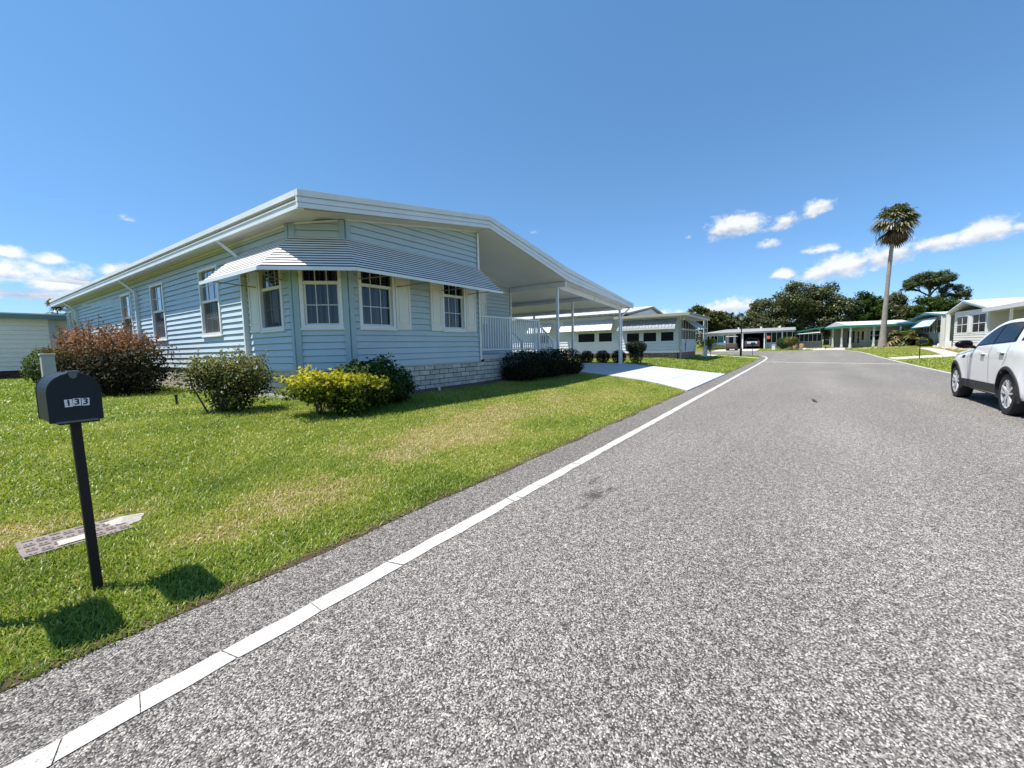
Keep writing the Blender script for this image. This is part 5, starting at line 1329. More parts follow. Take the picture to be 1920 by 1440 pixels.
# ------------------------------------------------------------------ palms
def fan_palm(name, label, base, top, r0, r1, R_, n_green, n_dead, seed_heads=6):
    t = thing(name, label, 'palm tree', base)
    b = Vector(base); tp = Vector(top); mb = MB(); pts = []; rads = []
    L = (tp - b).length
    for i in range(41):
        f = i / 40; p = b.lerp(tp, f) + Vector((0, math.sin(f * 3.1) * L * .006, 0)); pts.append(p)
        rads.append(r1 + (r0 - r1) * math.exp(-f * 7) + (r0 * .62 - r1) * max(0, (1 - f)) * .45 + RND.uniform(-.008, .008))
    mb.tube(pts, rads, 14); mb.build('trunk', M['palmtrunk'], t, smooth=True)
    def fronds(n, e0, e1, tone, droop, Rf, plen, zoff, name, mat, spread=1.):
        Vv = []; Tt = []
        for i in range(n):
            az = rng.uniform(0, 2 * np.pi); el = rad(rng.uniform(e0, e1))
            d = np.array([math.cos(el) * math.cos(az), math.cos(el) * math.sin(az), math.sin(el)])
            c = np.array(top) + np.array([0, 0, zoff + rng.uniform(-.25, .25)])
            pl = plen * rng.uniform(.7, 1.1); end = c + d * pl + np.array([0, 0, -droop * pl * .35])
            sd = np.cross(d, [0, 0, 1.]); sd /= max(np.linalg.norm(sd), 1e-6); up = np.cross(sd, d)
            w = .03; Vv.append([c - sd * w, c + sd * w, end + sd * w, end - sd * w]); Tt.append(tone[0] * .8)
            rf = Rf * rng.uniform(.75, 1.1); tn = rng.uniform(*tone)
            for k in range(13):
                a_ = rad(-82 + 164 * k / 12) * spread
                dd = d * math.cos(a_) + sd * math.sin(a_) + up * (.16 * (k % 2) + .12)
                dd /= np.linalg.norm(dd); l = rf * (.72 + .28 * math.cos(a_)) * rng.uniform(.85, 1.05)
                ww = np.cross(dd, up); ww /= max(np.linalg.norm(ww), 1e-6); ww = ww * l * .075
                m_ = end + dd * l * .62 - np.array([0, 0, droop * l * .10]); tip = end + dd * l * .92 - np.array([0, 0, droop * l * .5])
                Vv.append([end - ww * .3, end + ww * .3, m_ + ww, m_ - ww]); Vv.append([m_ - ww, m_ + ww, tip + ww * .12, tip - ww * .12])
                q = np.clip(tn + rng.normal(0, .06), 0, 1); Tt += [q, np.clip(q + .08, 0, 1)]
        v = np.array(Vv).reshape(-1, 3); return np_mesh(name, v, np.arange(len(v)).reshape(-1, 4), mat, np.array(Tt), t)
    fronds(n_green, -42, 84, (.3, 1.), .75, R_ * .84, R_ * .58, .4, 'crown', M['palm_leaf'])
    fronds(n_dead, -88, -48, (.1, .75), .5, R_ * .72, R_ * .5, -.1, 'dead_skirt', M['palm_dead'], .5)
    mb = MB()
    for k in range(seed_heads):
        a_ = RND.uniform(0, 6.28); c = Vector(top) + Vector((0, 0, -.3)); o_ = Vector((math.cos(a_), math.sin(a_), 0))
        L2 = RND.uniform(1.2, 2.3); p1 = c + o_ * L2 * .6 + Vector((0, 0, .1)); p2 = c + o_ * L2 * .85 + Vector((0, 0, -L2 * .5)); p3 = c + o_ * L2 * .8 + Vector((0, 0, -L2 * 1.1))
        mb.tube([c, p1, p2, p3], [.03, .025, .018, .008], 5, False)
        for j in range(7):
            q = p1.lerp(p3, RND.random()); mb.tube([q, q + Vector((RND.uniform(-.25, .25), RND.uniform(-.25, .25), -RND.uniform(.3, .8)))], [.014, .006], 4, False)
    if seed_heads: mb.build('seed_stalk', M['wood'], t)
    return t
M['palm_leaf'] = leafmat('palm_leaf', [(0, (.018, .030, .010)), (.4, (.055, .075, .022)), (.75, (.14, .14, .06)), (1, (.26, .22, .13))], .2, .45, .5)
M['palm_dead'] = leafmat('dead_palm_leaf', [(0, (.045, .030, .018)), (.5, (.15, .105, .06)), (1, (.34, .27, .18))], .15, .7, .2)
fan_palm('palm_tree', 'tall single fan palm with brown skirt on the corner lawn', (60.8, -7.4, gz(60.8, -7.4)), (60.8, -7.85, 13.75), .40, .17, 1.75, 64, 44, 7)
fan_palm('small_palm', 'small palm top showing over the pale house roof', (5.75, 41, gz(5.75, 41)), (5.75, 41, 4.2), .16, .12, .8, 26, 8, 0)
mb = MB()
for k in range(90):
    a_, r_ = RND.uniform(0, 6.28), RND.random() ** .5 * 1.5; x, y = 60.4 + r_ * math.cos(a_), -7.3 + 1.5 * r_ * math.sin(a_); s_ = RND.uniform(.08, .16); z = gz(x, y); n_ = 6
    vs = [(x + s_ * math.cos(2 * math.pi * j / n_), y + s_ * math.sin(2 * math.pi * j / n_), z - .02) for j in range(n_)] + [(x + .5 * s_ * math.cos(2 * math.pi * j / n_), y + .5 * s_ * math.sin(2 * math.pi * j / n_), z + s_ * .6) for j in range(n_)]
    mb.mesh(vs, [tuple(range(n_, 2 * n_))] + [(j, (j + 1) % n_, (j + 1) % n_ + n_, j + n_) for j in range(n_)])
tag(mb.build('palm_mulch', pmat('tan_mulch', (.40, .29, .20), .95, .2, 6)), label='ring of tan stones round the foot of the tall palm', cat='stones', kind='stuff')

def feather_palm(name, label, base, Lf, n, mat, cat='palm', tone=(.2, .9)):
    t = thing(name, label, cat, base); Vv = []; Tt = []; b = np.array(base)
    for i in range(n):
        az = rng.uniform(0, 2 * np.pi); el = rad(rng.uniform(28, 88)); L = Lf * rng.uniform(.7, 1.1); tn = rng.uniform(*tone)
        o = np.array([math.cos(az), math.sin(az), 0]); sd = np.array([-o[1], o[0], 0]); prev = b + np.array([0, 0, .15])
        for k in range(1, 11):
            f = k / 10; e2 = el - f * f * rad(115)
            p = prev + (o * math.cos(e2) + np.array([0, 0, math.sin(e2)])) * L / 10
            if p[2] < base[2] + .05: break
            for sgn in (-1, 1):
                l = L * .28 * math.sin(math.pi * min(1, f * .9 + .1)); tip = p + sd * sgn * l + (p - prev) * .9 - np.array([0, 0, .3 * l])
                Vv.append([prev, p, tip, tip + (prev - p) * .3]); Tt.append(np.clip(tn + rng.normal(0, .08), 0, 1))
            prev = p
    v = np.array(Vv).reshape(-1, 3); np_mesh('frond', v, np.arange(len(v)).reshape(-1, 4), mat, np.array(Tt), t)
    mb = MB(); mb.tube([b + np.array([0, 0, -.05]), b + np.array([0, 0, .4])], [.16, .12], 8); mb.build('trunk', M['palmtrunk'], t)
    return t
M['palm_mix'] = leafmat('mixed_frond', [(0, (.03, .06, .012)), (.45, (.10, .13, .03)), (.75, (.26, .20, .11)), (1, (.40, .30, .21))], .25, .5, .4)
feather_palm('clump_palm', 'bushy low palm with tan drooping fronds beside the tall palm', (61.6, -9.25, gz(61.6, -9.25)), 2.6, 70, M['palm_mix'])
feather_palm('potted_palm', 'small yellow green palm beside the heron statue', (34.2, 5.7, gz(34.2, 5.7) + .6), 1.0, 30, M['leaf_gold'], tone=(.4, .8))

# ------------------------------------------------------------------ trees beyond the houses
def tree(name, label, base, ells, n, size, mat, tonef, r0=.35, aspect=.6, fork=.35, group='trees beyond the houses', lump=.3):
    b = (base[0], base[1], gz(*base)); t = thing(name, label, 'tree', b, group)
    # break each crown ellipsoid into many leaf clusters
    C = []; 
    for e in ells:
        m_ = max(14, int(36 * (e[3] * e[4] * e[5]) ** .33 / 2))
        d = dirs(m_); r = .55 + .45 * rng.random(m_)
        for dd, rr in zip(d, r):
            if dd[2] < -.75: continue
            c = np.array(e[:3]) + dd * np.array(e[3:]) * rr; s = rng.uniform(.16, .36) * (e[3] * e[4] * e[5]) ** .333
            C.append((c[0], c[1], c[2], s * 1.2, s * 1.2, s * .85))
    P, D = blob_points(C, int(n * 1.5), .35, lump, b[2] + 1.0)
    cl = rng.normal(0, .10, len(C))
    tn = tonef(P, D)
    nr = D + rng.normal(0, .7, P.shape) + np.array([0, 0, .4])
    leaf_mesh('crown', P, nr, size * rng.uniform(.6, 1.3, len(P)), aspect, np.clip(tn, 0, 1), mat, t)
    mb = MB()
    for e in ells:
        q = Vector(e[:3]) + Vector((0, 0, e[5] * .2)); f = Vector(b) + Vector((0, 0, (e[2] - b[2]) * fork)) 
        mb.tube([Vector(b) - Vector((0, 0, .2)), Vector(b).lerp(f, .5), f, f.lerp(q, .55) + Vector((RND.uniform(-.4, .4), RND.uniform(-.4, .4), 0)), q], [r0, r0 * .85, r0 * .7, r0 * .45, r0 * .12], 7)
        for k in range(4):
            d = dirs(1)[0]; w = Vector(e[:3]) + Vector((d[0] * e[3], d[1] * e[4], abs(d[2]) * e[5])) * .8; mb.tube([f.lerp(q, .45), w], [r0 * .35, r0 * .06], 5, False)
    mb.build('trunk', M['wood'], t)
    return t
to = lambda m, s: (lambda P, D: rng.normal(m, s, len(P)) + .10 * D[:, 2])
tree('oak_tree', 'broad live oak with the widest crown behind the white roofed house', (108, 5), [(108, 6.0, 7.3, 3.8, 4.2, 3.6), (107, 1.8, 9.2, 4, 3.6, 4.2), (106.5, 8.6, 6.0, 3.2, 2.2, 2.6), (107, 4, 4.6, 3.5, 5.0, 2.6)], 15000, .42, M['leaf_oak'], to(.45, .22), .55)
tree('oak_tree', 'dark live oak crown between the widest oak and the tall palm', (111, -4.5), [(111, -3.2, 9.3, 4, 3.9, 4.0), (110, -6.3, 7.0, 3.6, 2.9, 3.6), (110, -3, 4.6, 3.6, 5.0, 2.6), (109.5, -.5, 8.2, 3, 2.4, 3.4)], 14000, .42, M['leaf_oak'], to(.40, .2), .55)
tree('broadleaf_tree', 'dense green tree behind the tall palm trunk', (112, -10.8), [(112, -10.4, 7.6, 3, 2.7, 3.2), (111, -10.5, 4.2, 3, 3.2, 2.6), (111, -12.6, 6.6, 2.6, 2, 2.6)], 10000, .40, M['leaf_green'], to(.38, .2), .4)
tree('broadleaf_tree', 'dense green tree above the sage house roof', (113, -16.2), [(113, -15.3, 7.2, 3, 2.3, 3.1), (112.5, -16.6, 4.8, 3, 3.4, 2.8)], 9000, .40, M['leaf_oak'], to(.5, .2), .4)
tree('broadleaf_tree', 'green tree filling the space below the tall pine', (112, -21.2), [(112, -20.3, 6.8, 3, 2.8, 2.7), (112, -22.8, 5.6, 3, 2.6, 2.8), (111, -19.4, 4.4, 2.6, 2.4, 2.2)], 9000, .40, M['leaf_green'], to(.45, .2), .4)
tree('pine_tree', 'tall open crowned pine above the sage house', (119, -21.3), [(119, -20.2, 12.9, 2.6, 2.7, 1.6), (119, -22.3, 13.4, 2.5, 2.6, 1.4), (119, -18.3, 11.9, 1.7, 1.5, 1.0), (119, -24.6, 10.6, 2.0, 2.4, 1.6), (119, -23, 12, 2, 2, 1.1), (119, -25.6, 8.9, 1.6, 1.6, 1.2)], 15000, .36, M['leaf_pine'], to(.52, .22), .3, aspect=.3, fork=.82)
tree('broadleaf_tree', 'olive green tree above the low roof of the awning house', (96, 18.8), [(96, 18.6, 6.9, 2.6, 2.6, 2.4), (95, 20.6, 6.0, 2.4, 2.2, 2.2)], 8500, .38, M['leaf_olive'], to(.34, .16), .35)
tree('broadleaf_tree', 'smaller olive green tree at the right of the awning house roof', (97, 15.6), [(97, 15.7, 6.3, 2.4, 2.3, 2.2), (97, 15, 4, 2.4, 2.4, 2)], 7000, .38, M['leaf_olive'], to(.30, .16), .35)
tree('broadleaf_tree', 'small dark tree left of the widest oak over the white roof', (101, 13.2), [(101, 13.4, 5.8, 2.3, 2.1, 2.2), (100, 12, 4.2, 2.3, 2.1, 2)], 7000, .38, M['leaf_oak'], to(.42, .2), .3)
tree('broadleaf_tree', 'dark tree against the widest oak over the carport roof', (103, 10.3), [(103, 10.4, 5.6, 2.3, 2.0, 2.1), (102, 9, 4.2, 2.5, 2.4, 2), (102, 7, 4.2, 2.5, 2.4, 2)], 8000, .38, M['leaf_oak'], to(.36, .2), .3)
# distant mass of woodland behind everything, one body
P, D = blob_points([(150 + 8 * math.sin(k), 46 - k * 6.2, 3.6, 5, 5, 3.0 + .7 * math.sin(k * 2.3)) for k in range(16)] + [(150, -60 - k * 9, 4.5, 6, 7, 4.) for k in range(6)], 26000, .5, .25, .2)
tag(leaf_mesh('woodland', P, D + rng.normal(0, .6, P.shape), .7 * rng.uniform(.6, 1.3, len(P)), .6, np.clip(rng.normal(.38, .18, len(P)), 0, 1), M['leaf_oak']), label='dark band of woodland far behind the houses', cat='woodland', kind='stuff')

# ------------------------------------------------------------------ white SUV at the right kerb
def suv():
    cx, cy = 12.08, -3.87
    WX = (10.65, 13.51); WZ = .365
    t = thing('parked_suv', 'white sport utility car with black mirror and wheel arches parked at the right road edge', 'car', (cx, cy, 0))
    X0, X1 = 9.80, 14.38
    def half(x):
        w = .95
        if x > 13.35: w -= .17 * ((x - 13.35) / (X1 - 13.35)) ** 2.2
        if x < 10.5: w -= .10 * ((10.5 - x) / .7) ** 2
        return w
    zt_x = [X0, 9.95, 10.3, 10.8, 11.3, 12.0, 12.4, 12.65, 13.2, 13.7, 14.1, 14.28, X1]
    zt_z = [1.13, 1.26, 1.26, 1.235, 1.215, 1.185, 1.155, 1.12, 1.05, 1.0, .92, .84, .72]
    ztop = lambda x: float(np.interp(x, zt_x, zt_z))
    zbot = lambda x: float(np.interp(x, [X0, 10.1, 13.9, X1], [.42, .30, .30, .40]))
    lv = [0, .06, .14, .24, .34, .44, .54, .64, .73, .81, .87, .92, .96, 1.0]
    def prof(f):
        return float(np.interp(f, [0, .06, .18, .34, .55, .74, .82, .90, .96, 1], [.955, .972, .980, .986, .997, 1.0, 1.0, .978, .963, .945]))
    def surf(x, z):
        zb, ztp = zbot(x), ztop(x); f = (z - zb) / (ztp - zb); bulge = 0
        for wx in WX:
            r = math.hypot(x - wx, z - WZ)
            bulge = max(bulge, .022 * max(0, 1 - max(0, (r - .42)) / .22) ** 1.5 if z > .3 else 0)
        return half(x) * prof(min(max(f, 0), 1)) + bulge
    stx = list(np.arange(X0, X1 + .001, .0458)); nx = len(stx)
    def side(sg):
        mb = MB(); g = {}
        for i, x in enumerate(stx):
            for j, f in enumerate(lv):
                z = zbot(x) + (ztop(x) - zbot(x)) * f; g[i, j] = (x, cy + sg * surf(x, z), z)
        for i in range(nx - 1):
            for j in range(len(lv) - 1):
                q = [g[i, j], g[i + 1, j], g[i + 1, j + 1], g[i, j + 1]]
                mx = sum(p[0] for p in q) / 4; mz = sum(p[2] for p in q) / 4
                if any(math.hypot(mx - wx, mz - WZ) < .44 for wx in WX): continue
                mb.poly(q if sg > 0 else q[::-1])
        return mb
    mb = side(1); m2 = side(-1); mb.mesh(m2.v, m2.f)
    # bonnet, deck, nose and tail skins
    def top_strip(xa, xb, crown):
        st = [x for x in stx if xa - .03 <= x <= xb + .03]
        for a, b in zip(st[:-1], st[1:]):
            vv = [-1, -.8, -.45, 0, .45, .8, 1]
            P = lambda x, v: (x, cy + v * half(x) * .945, ztop(x) + crown * (1 - v * v))
            for v0, v1 in zip(vv[:-1], vv[1:]): mb.poly([P(a, v0), P(b, v0), P(b, v1), P(a, v1)])
    top_strip(12.3, X1, .05); top_strip(X0, 10.0, .02)
    for xe in (X0, X1):
        vv = [-1, -.6, 0, .6, 1]; 
        for v0, v1 in zip(vv[:-1], vv[1:]):
            for f0, f1 in zip(lv[:-1], lv[1:]):
                bx = (.05 if xe == X1 else -.05)
                P = lambda v, f: (xe + bx * (1 - v * v) , cy + v * half(xe) * prof(f), zbot(xe) + (ztop(xe) + (.05 if xe == X1 else .02) * (1 - v * v) * f - zbot(xe)) * f)
                mb.poly([P(v0, f0), P(v1, f0), P(v1, f1), P(v0, f1)])
    # greenhouse
    sx_ = [9.86, 9.98, 10.25, 10.6, 11.0, 11.4, 11.75, 12.0, 12.25, 12.5, 12.72]
    sz_ = [1.20, 1.50, 1.60, 1.645, 1.660, 1.655, 1.625, 1.56, 1.44, 1.29, 1.14]
    zr = lambda x: float(np.interp(x, sx_, sz_))
    def gy(x, z):
        zb = ztop(x); k = (z - zb) / max(.05, 1.66 - zb)
        base = half(x) * .935
        return base - .205 * min(max(k, -.1), 1.0) ** 1.12 if k > 0 else base
    gx = list(np.arange(9.86, 12.721, .0477))
    def gside(sg):
        m_ = MB()
        for a, b in zip(gx[:-1], gx[1:]):
            K = 6
            for k in range(K):
                P = lambda x, f: (x, cy + sg * gy(x, ztop(x) + max(zr(x) - ztop(x), .002) * f), ztop(x) + max(zr(x) - ztop(x), .002) * f)
                q = [P(a, k / K), P(b, k / K), P(b, (k + 1) / K), P(a, (k + 1) / K)]
                m_.poly(q if sg > 0 else q[::-1])
        return m_
    for sg in (1, -1):
        g_ = gside(sg); mb.mesh(g_.v, g_.f)
    for a, b in zip(gx[:-1], gx[1:]):
        vv = [-1, -.93, -.75, -.4, 0, .4, .75, .93, 1]
        P = lambda x, v: (x, cy + v * gy(x, zr(x)), zr(x) + .055 * (1 - abs(v) ** 2.6))
        for v0, v1 in zip(vv[:-1], vv[1:]):
            if a > 11.72 and True: continue
            if a < 9.98: continue
            mb.poly([P(a, v0), P(b, v0), P(b, v1), P(a, v1)])
    body = mb.build('body', M['carpaint'], t, smooth=True, weld=True)
    # windscreen and back glass
    ws = MB()
    st = [x for x in gx if x >= 11.70]
    for a, b in zip(st[:-1], st[1:]):
        P = lambda x, v: (x + .06 * (1 - v * v), cy + v * (gy(x, zr(x)) - .015), zr(x) + .05 * (1 - v * v))
        for v0, v1 in ((-1, -.5), (-.5, 0), (0, .5), (.5, 1)): ws.poly([P(a, v0), P(b, v0), P(b, v1), P(a, v1)])
    ws.build('windscreen', M['carglass'], t, smooth=True)
    ws = MB()
    for v0, v1 in ((-.92, -.5), (-.5, 0), (0, .5), (.5, .92)):
        P = lambda x, v, z: (x - .04 * (1 - v * v), cy + v * gy(10.0, 1.4), z)
        ws.poly([P(9.85, v0, 1.22), P(9.85, v1, 1.22), P(10.0, v1, 1.60), P(10.0, v0, 1.60)])
    ws.build('back_window', M['carglass'], t, smooth=True)
    # side glass: polygons lying on the side of the cabin, just proud of it
    def glass_poly(name, pts, mat, sg, d):
        m_ = MB(); 
        # subdivide along x so that the pane follows the curved side
        lo = sorted(pts[0]); hi = sorted(pts[1])
        xa = max(lo[0][0], hi[0][0]); n_ = 14
        x0, x1 = min(lo[0][0], hi[0][0]), max(lo[-1][0], hi[-1][0])
        fl = lambda x: float(np.interp(x, [p[0] for p in lo], [p[1] for p in lo])); fh = lambda x: float(np.interp(x, [p[0] for p in hi], [p[1] for p in hi]))
        xs_ = np.linspace(x0, x1, n_ + 1)
        for a, b in zip(xs_[:-1], xs_[1:]):
            for k in range(3):
                P = lambda x, f: (x, cy + sg * (gy(x, fl(x) + (max(fh(x), fl(x) + .002) - fl(x)) * f) + d), fl(x) + (max(fh(x), fl(x) + .002) - fl(x)) * f)
                q = [P(a, k / 3), P(b, k / 3), P(b, (k + 1) / 3), P(a, (k + 1) / 3)]
                m_.poly(q if sg > 0 else q[::-1])
        return m_.build(name, M[mat], t, smooth=True)
    for sg in (1, -1):
        glass_poly('window_frame', [[(10.62, 1.262), (12.50, 1.165)], [(10.62, 1.30), (10.70, 1.575), (11.0, 1.605), (11.5, 1.60), (11.8, 1.560), (12.05, 1.47), (12.30, 1.33), (12.50, 1.19)]], 'cargloss', sg, .006)
        glass_poly('window', [[(11.60, 1.225), (12.36, 1.19)], [(11.60, 1.575), (11.78, 1.545), (12.02, 1.455), (12.22, 1.335), (12.36, 1.225)]], 'carglass', sg, .011)
        glass_poly('window', [[(10.69, 1.275), (11.48, 1.235)], [(10.69, 1.33), (10.76, 1.55), (11.0, 1.58), (11.48, 1.58)]], 'carglass', sg, .011)
        glass_poly('quarter_window', [[(10.0, 1.30), (10.42, 1.28)], [(10.0, 1.44), (10.10, 1.53), (10.42, 1.57)]], 'carglass', sg, .008)
    # panel gaps, arches, sills, handles
    def on_side(pts, w, d, sg, mb):
        for (xa, za), (xb, zb) in zip(pts[:-1], pts[1:]):
            L = math.hypot(xb - xa, zb - za); n_ = max(1, int(L / .06))
            nxn, nzn = -(zb - za) / L * w / 2, (xb - xa) / L * w / 2
            for k in range(n_):
                q = []
                for f, s_ in ((k / n_, -1), ((k + 1) / n_, -1), ((k + 1) / n_, 1), (k / n_, 1)):
                    x = xa + (xb - xa) * f + nxn * s_; z = za + (zb - za) * f + nzn * s_
                    q.append((x, cy + sg * (surf(x, z) + d), z))
                mb.poly(q)
    for sg in (1, -1):
        m_ = MB()
        on_side([(12.66, 1.09), (12.72, .95), (12.74, .70), (12.70, .47)], .009, .003, sg, m_)
        on_side([(11.54, 1.20), (11.56, .90), (11.55, .46)], .009, .003, sg, m_)
        on_side([(10.72, 1.22), (10.74, 1.0), (10.86, .84)], .009, .003, sg, m_); on_side([(12.62, 1.08), (13.3, .985), (13.95, .90)], .008, .003, sg, m_)
        m_.build('panel_gap', M['carblack'], t)
        for wx in WX:
            m_ = MB(); n_ = 40
            for k in range(n_):
                a0, a1 = rad(-14 + 208 * k / n_), rad(-14 + 208 * (k + 1) / n_)
                ring = lambda a, r, d: (wx + r * math.cos(a), cy + sg * (surf(wx + r * math.cos(a), max(WZ + r * math.sin(a), .31)) + d), WZ + r * math.sin(a))
                inn = lambda a: (wx + .425 * math.cos(a), cy + sg * .66, WZ + .425 * math.sin(a))
                m_.poly([ring(a0, .478, .004), ring(a1, .478, .004), ring(a1, .470, .016), ring(a0, .470, .016)])
                m_.poly([ring(a0, .470, .016), ring(a1, .470, .016), ring(a1, .428, .018), ring(a0, .428, .018)])
                m_.poly([ring(a0, .428, .018), ring(a1, .428, .018), inn(a1), inn(a0)])
            m_.build('wheel_arch', M['carblack'], t)
        m_ = MB()
        on_side([(11.08, .405), (13.06, .385)], .17, .012, sg, m_)
        m_.build('sill', M['carblack'], t)
        m_ = MB()
        for x, z in ((11.86, 1.03), (10.93, 1.075)):
            y = cy + sg * (surf(x, z) + .028)
            m_.bar((x - .11, y, z), (x + .10, y, z - .006), .022, .034); m_.box(x - .11, x - .08, min(y, y - sg * .03), max(y, y - sg * .03), z - .014, z + .014); m_.box(x + .07, x + .10, min(y, y - sg * .03), max(y, y - sg * .03), z - .016, z + .010)
        m_.build('door_handle', M['carpaint'], t, bevel=.008)
        m_ = MB()
        on_side([(11.76, 1.018), (11.93, 1.012)], .06, .003, sg, m_); on_side([(10.84, 1.062), (11.0, 1.056)], .06, .003, sg, m_)
        on_side([(12.90, .955), (13.10, .935)], .05, .005, sg, m_)
        m_.build('recess', M['carblack'], t)
        # mirror
        m_ = MB(); n1, n2 = 10, 16; c = (12.44, cy + sg * 1.085, 1.205); vs = []; fs = []
        for i in range(n1 + 1):
            th = math.pi * i / n1
            for k in range(n2):
                ph = 2 * math.pi * k / n2
                sx1 = math.copysign(abs(math.sin(th) * math.cos(ph)) ** .75, math.cos(ph)); sz1 = math.copysign(abs(math.sin(th) * math.sin(ph)) ** .75, math.sin(ph))
                vs.append((c[0] + .085 * sx1 - .02 * math.cos(th) * 1, c[1] + sg * .135 * math.copysign(abs(math.cos(th)) ** .8, math.cos(th)), c[2] + .082 * sz1 * (1 - .18 * math.cos(th))))
        for i in range(n1):
            for k in range(n2): fs.append((i * n2 + k, i * n2 + (k + 1) % n2, (i + 1) * n2 + (k + 1) % n2, (i + 1) * n2 + k))
        m_.mesh(vs, fs); m_.bar((12.46, cy + sg * .88, 1.13), (12.45, cy + sg * 1.0, 1.16), .09, .05)
        m_.build('mirror', M['cargloss'], t, smooth=True)
        m_ = MB(); on_side([(9.86, .80), (9.9, 1.14)], .12, .006, sg, m_); m_.build('tail_lamp', M['redlamp'], t)
        m_ = MB(); on_side([(14.0, .80), (14.34, .76)], .12, .006, sg, m_); m_.build('headlamp', M['clearlamp'], t)
    m_ = MB(); m_.box(9.95, 14.2, cy - .80, cy + .80, .24, .34); m_.box(9.76, 9.95, cy - .8, cy + .8, .36, .62)
    for wx in WX: m_.box(wx - .46, wx + .46, cy - .68, cy + .68, .34, .92)
    m_.build('underbody', M['carblack'], t)
    for sg in (1, -1):
        m_ = MB(); y0, y1 = sorted((cy + sg * .50, cy + sg * .80)); m_.box(9.735, 9.80, y0, y1, .98, 1.12); m_.build('tail_lamp', M['redlamp'], t, bevel=.012)
    m_ = MB(); m_.box(9.725, 9.76, cy - .26, cy + .26, .80, .93); m_.build('plate_recess', M['carblack'], t, bevel=.008)
    m_ = MB(); m_.box(9.84, 10.02, cy - .74, cy + .74, 1.60, 1.63); m_.build('roof_spoiler', M['carpaint'], t, bevel=.012)
    m_ = MB(); m_.box(14.36, 14.45, cy - .52, cy + .52, .55, .72); m_.build('grille', M['carblack'], t, bevel=.01)
    # cabin lining keeps the dark glass dark; wheels
    for wx in WX:
        for sg in (1, -1):
            w = MB(); yo = cy + sg * .945; yi = cy + sg * .71; ym = (yo + yi) / 2
            pr = [(.245, -.11), (.285, -.118), (.340, -.112), (.358, -.085), (.364, -.04), (.365, 0), (.364, .04), (.358, .085), (.340, .112), (.285, .118), (.245, .108)]
            w.lathe(pr, (wx, ym, WZ), 44, 'y'); ty = w.build('wheel', M['tyre'], t, smooth=True)
            w = MB(); fy = yo - cy - sg * .012
            w.lathe([(.254, -.10), (.254, .10), (.246, .108), (.236, .10), (.228, -.06), (.05, -.07), (0, -.07)] if sg > 0 else [(.254, .10), (.254, -.10), (.246, -.108), (.236, -.10), (.228, .06), (.05, .07), (0, .07)], (wx, ym, WZ), 40, 'y')
            for k in range(10):
                a_ = 2 * math.pi * (k // 2) / 5 + (.17 if k % 2 else -.17) + .3
                p0 = Vector((wx + .04 * math.cos(a_), yo - sg * .035, WZ + .04 * math.sin(a_))); p1 = Vector((wx + .240 * math.cos(a_ + (.05 if k % 2 else -.05)), yo - sg * .022, WZ + .240 * math.sin(a_ + (.05 if k % 2 else -.05))))
                w.bar(p0, p1, .036, .03, up=(0, 1, 0))
            w.lathe([(.06, -.005), (.055, .0), (0, .002)] if sg > 0 else [(.06, .005), (.055, 0), (0, -.002)], (wx, yo - sg * .015, WZ), 20, 'y')
            w.build('rim', M['rim'], ty)
            w = MB(); w.lathe([(.0, 0), (.225, 0)], (wx, ym + sg * .03, WZ), 30, 'y'); w.build('brake_disc', M['carblack'], ty)
    return t
suv()

# ------------------------------------------------------------------ sky, sun, camera
SUNV = Vector((-.315, .29, 1.0)).normalized()
w = bpy.data.worlds.new('World'); SC.world = w; w.use_nodes = True
nt = w.node_tree; nt.nodes.clear()
out = nt.nodes.new('ShaderNodeOutputWorld'); bg = nt.nodes.new('ShaderNodeBackground')
sky = nt.nodes.new('ShaderNodeTexSky'); sky.sky_type = 'NISHITA'; sky.sun_disc = False
sky.sun_elevation = math.asin(SUNV.z); sky.sun_rotation = math.atan2(SUNV.x, SUNV.y)
sky.air_density = 1.0; sky.dust_density = .05; sky.ozone_density = 1.5; sky.altitude = 600
SKY_STRENGTH = .125
bg.inputs['Strength'].default_value = SKY_STRENGTH
tc = nt.nodes.new('ShaderNodeTexCoord')
def mth(op, a, b=None, c=None, clamp=False):
    n = nt.nodes.new('ShaderNodeMath'); n.operation = op; n.use_clamp = clamp
    for i, v in enumerate((a, b, c)):
        if v is None: continue
        if isinstance(v, (int, float)): n.inputs[i].default_value = v
        else: nt.links.new(v, n.inputs[i])
    return n.outputs[0]
dirv = tc.outputs['Generated']
# cloud texture in direction space, flattened as clouds are
mp = nt.nodes.new('ShaderNodeMapping'); mp.inputs['Scale'].default_value = (1, 1, 1.5); nt.links.new(dirv, mp.inputs['Vector'])
nz = nt.nodes.new('ShaderNodeTexNoise'); nz.inputs['Scale'].default_value = 17; nz.inputs['Detail'].default_value = 9; nz.inputs['Roughness'].default_value = .62; nt.links.new(mp.outputs[0], nz.inputs['Vector'])
nz2 = nt.nodes.new('ShaderNodeTexNoise'); nz2.inputs['Scale'].default_value = 46; nz2.inputs['Detail'].default_value = 7; nz2.inputs['Roughness'].default_value = .65; nt.links.new(mp.outputs[0], nz2.inputs['Vector'])
nzv = mth('ADD', mth('MULTIPLY', nz.outputs['Fac'], .6), mth('MULTIPLY', nz2.outputs['Fac'], .4))
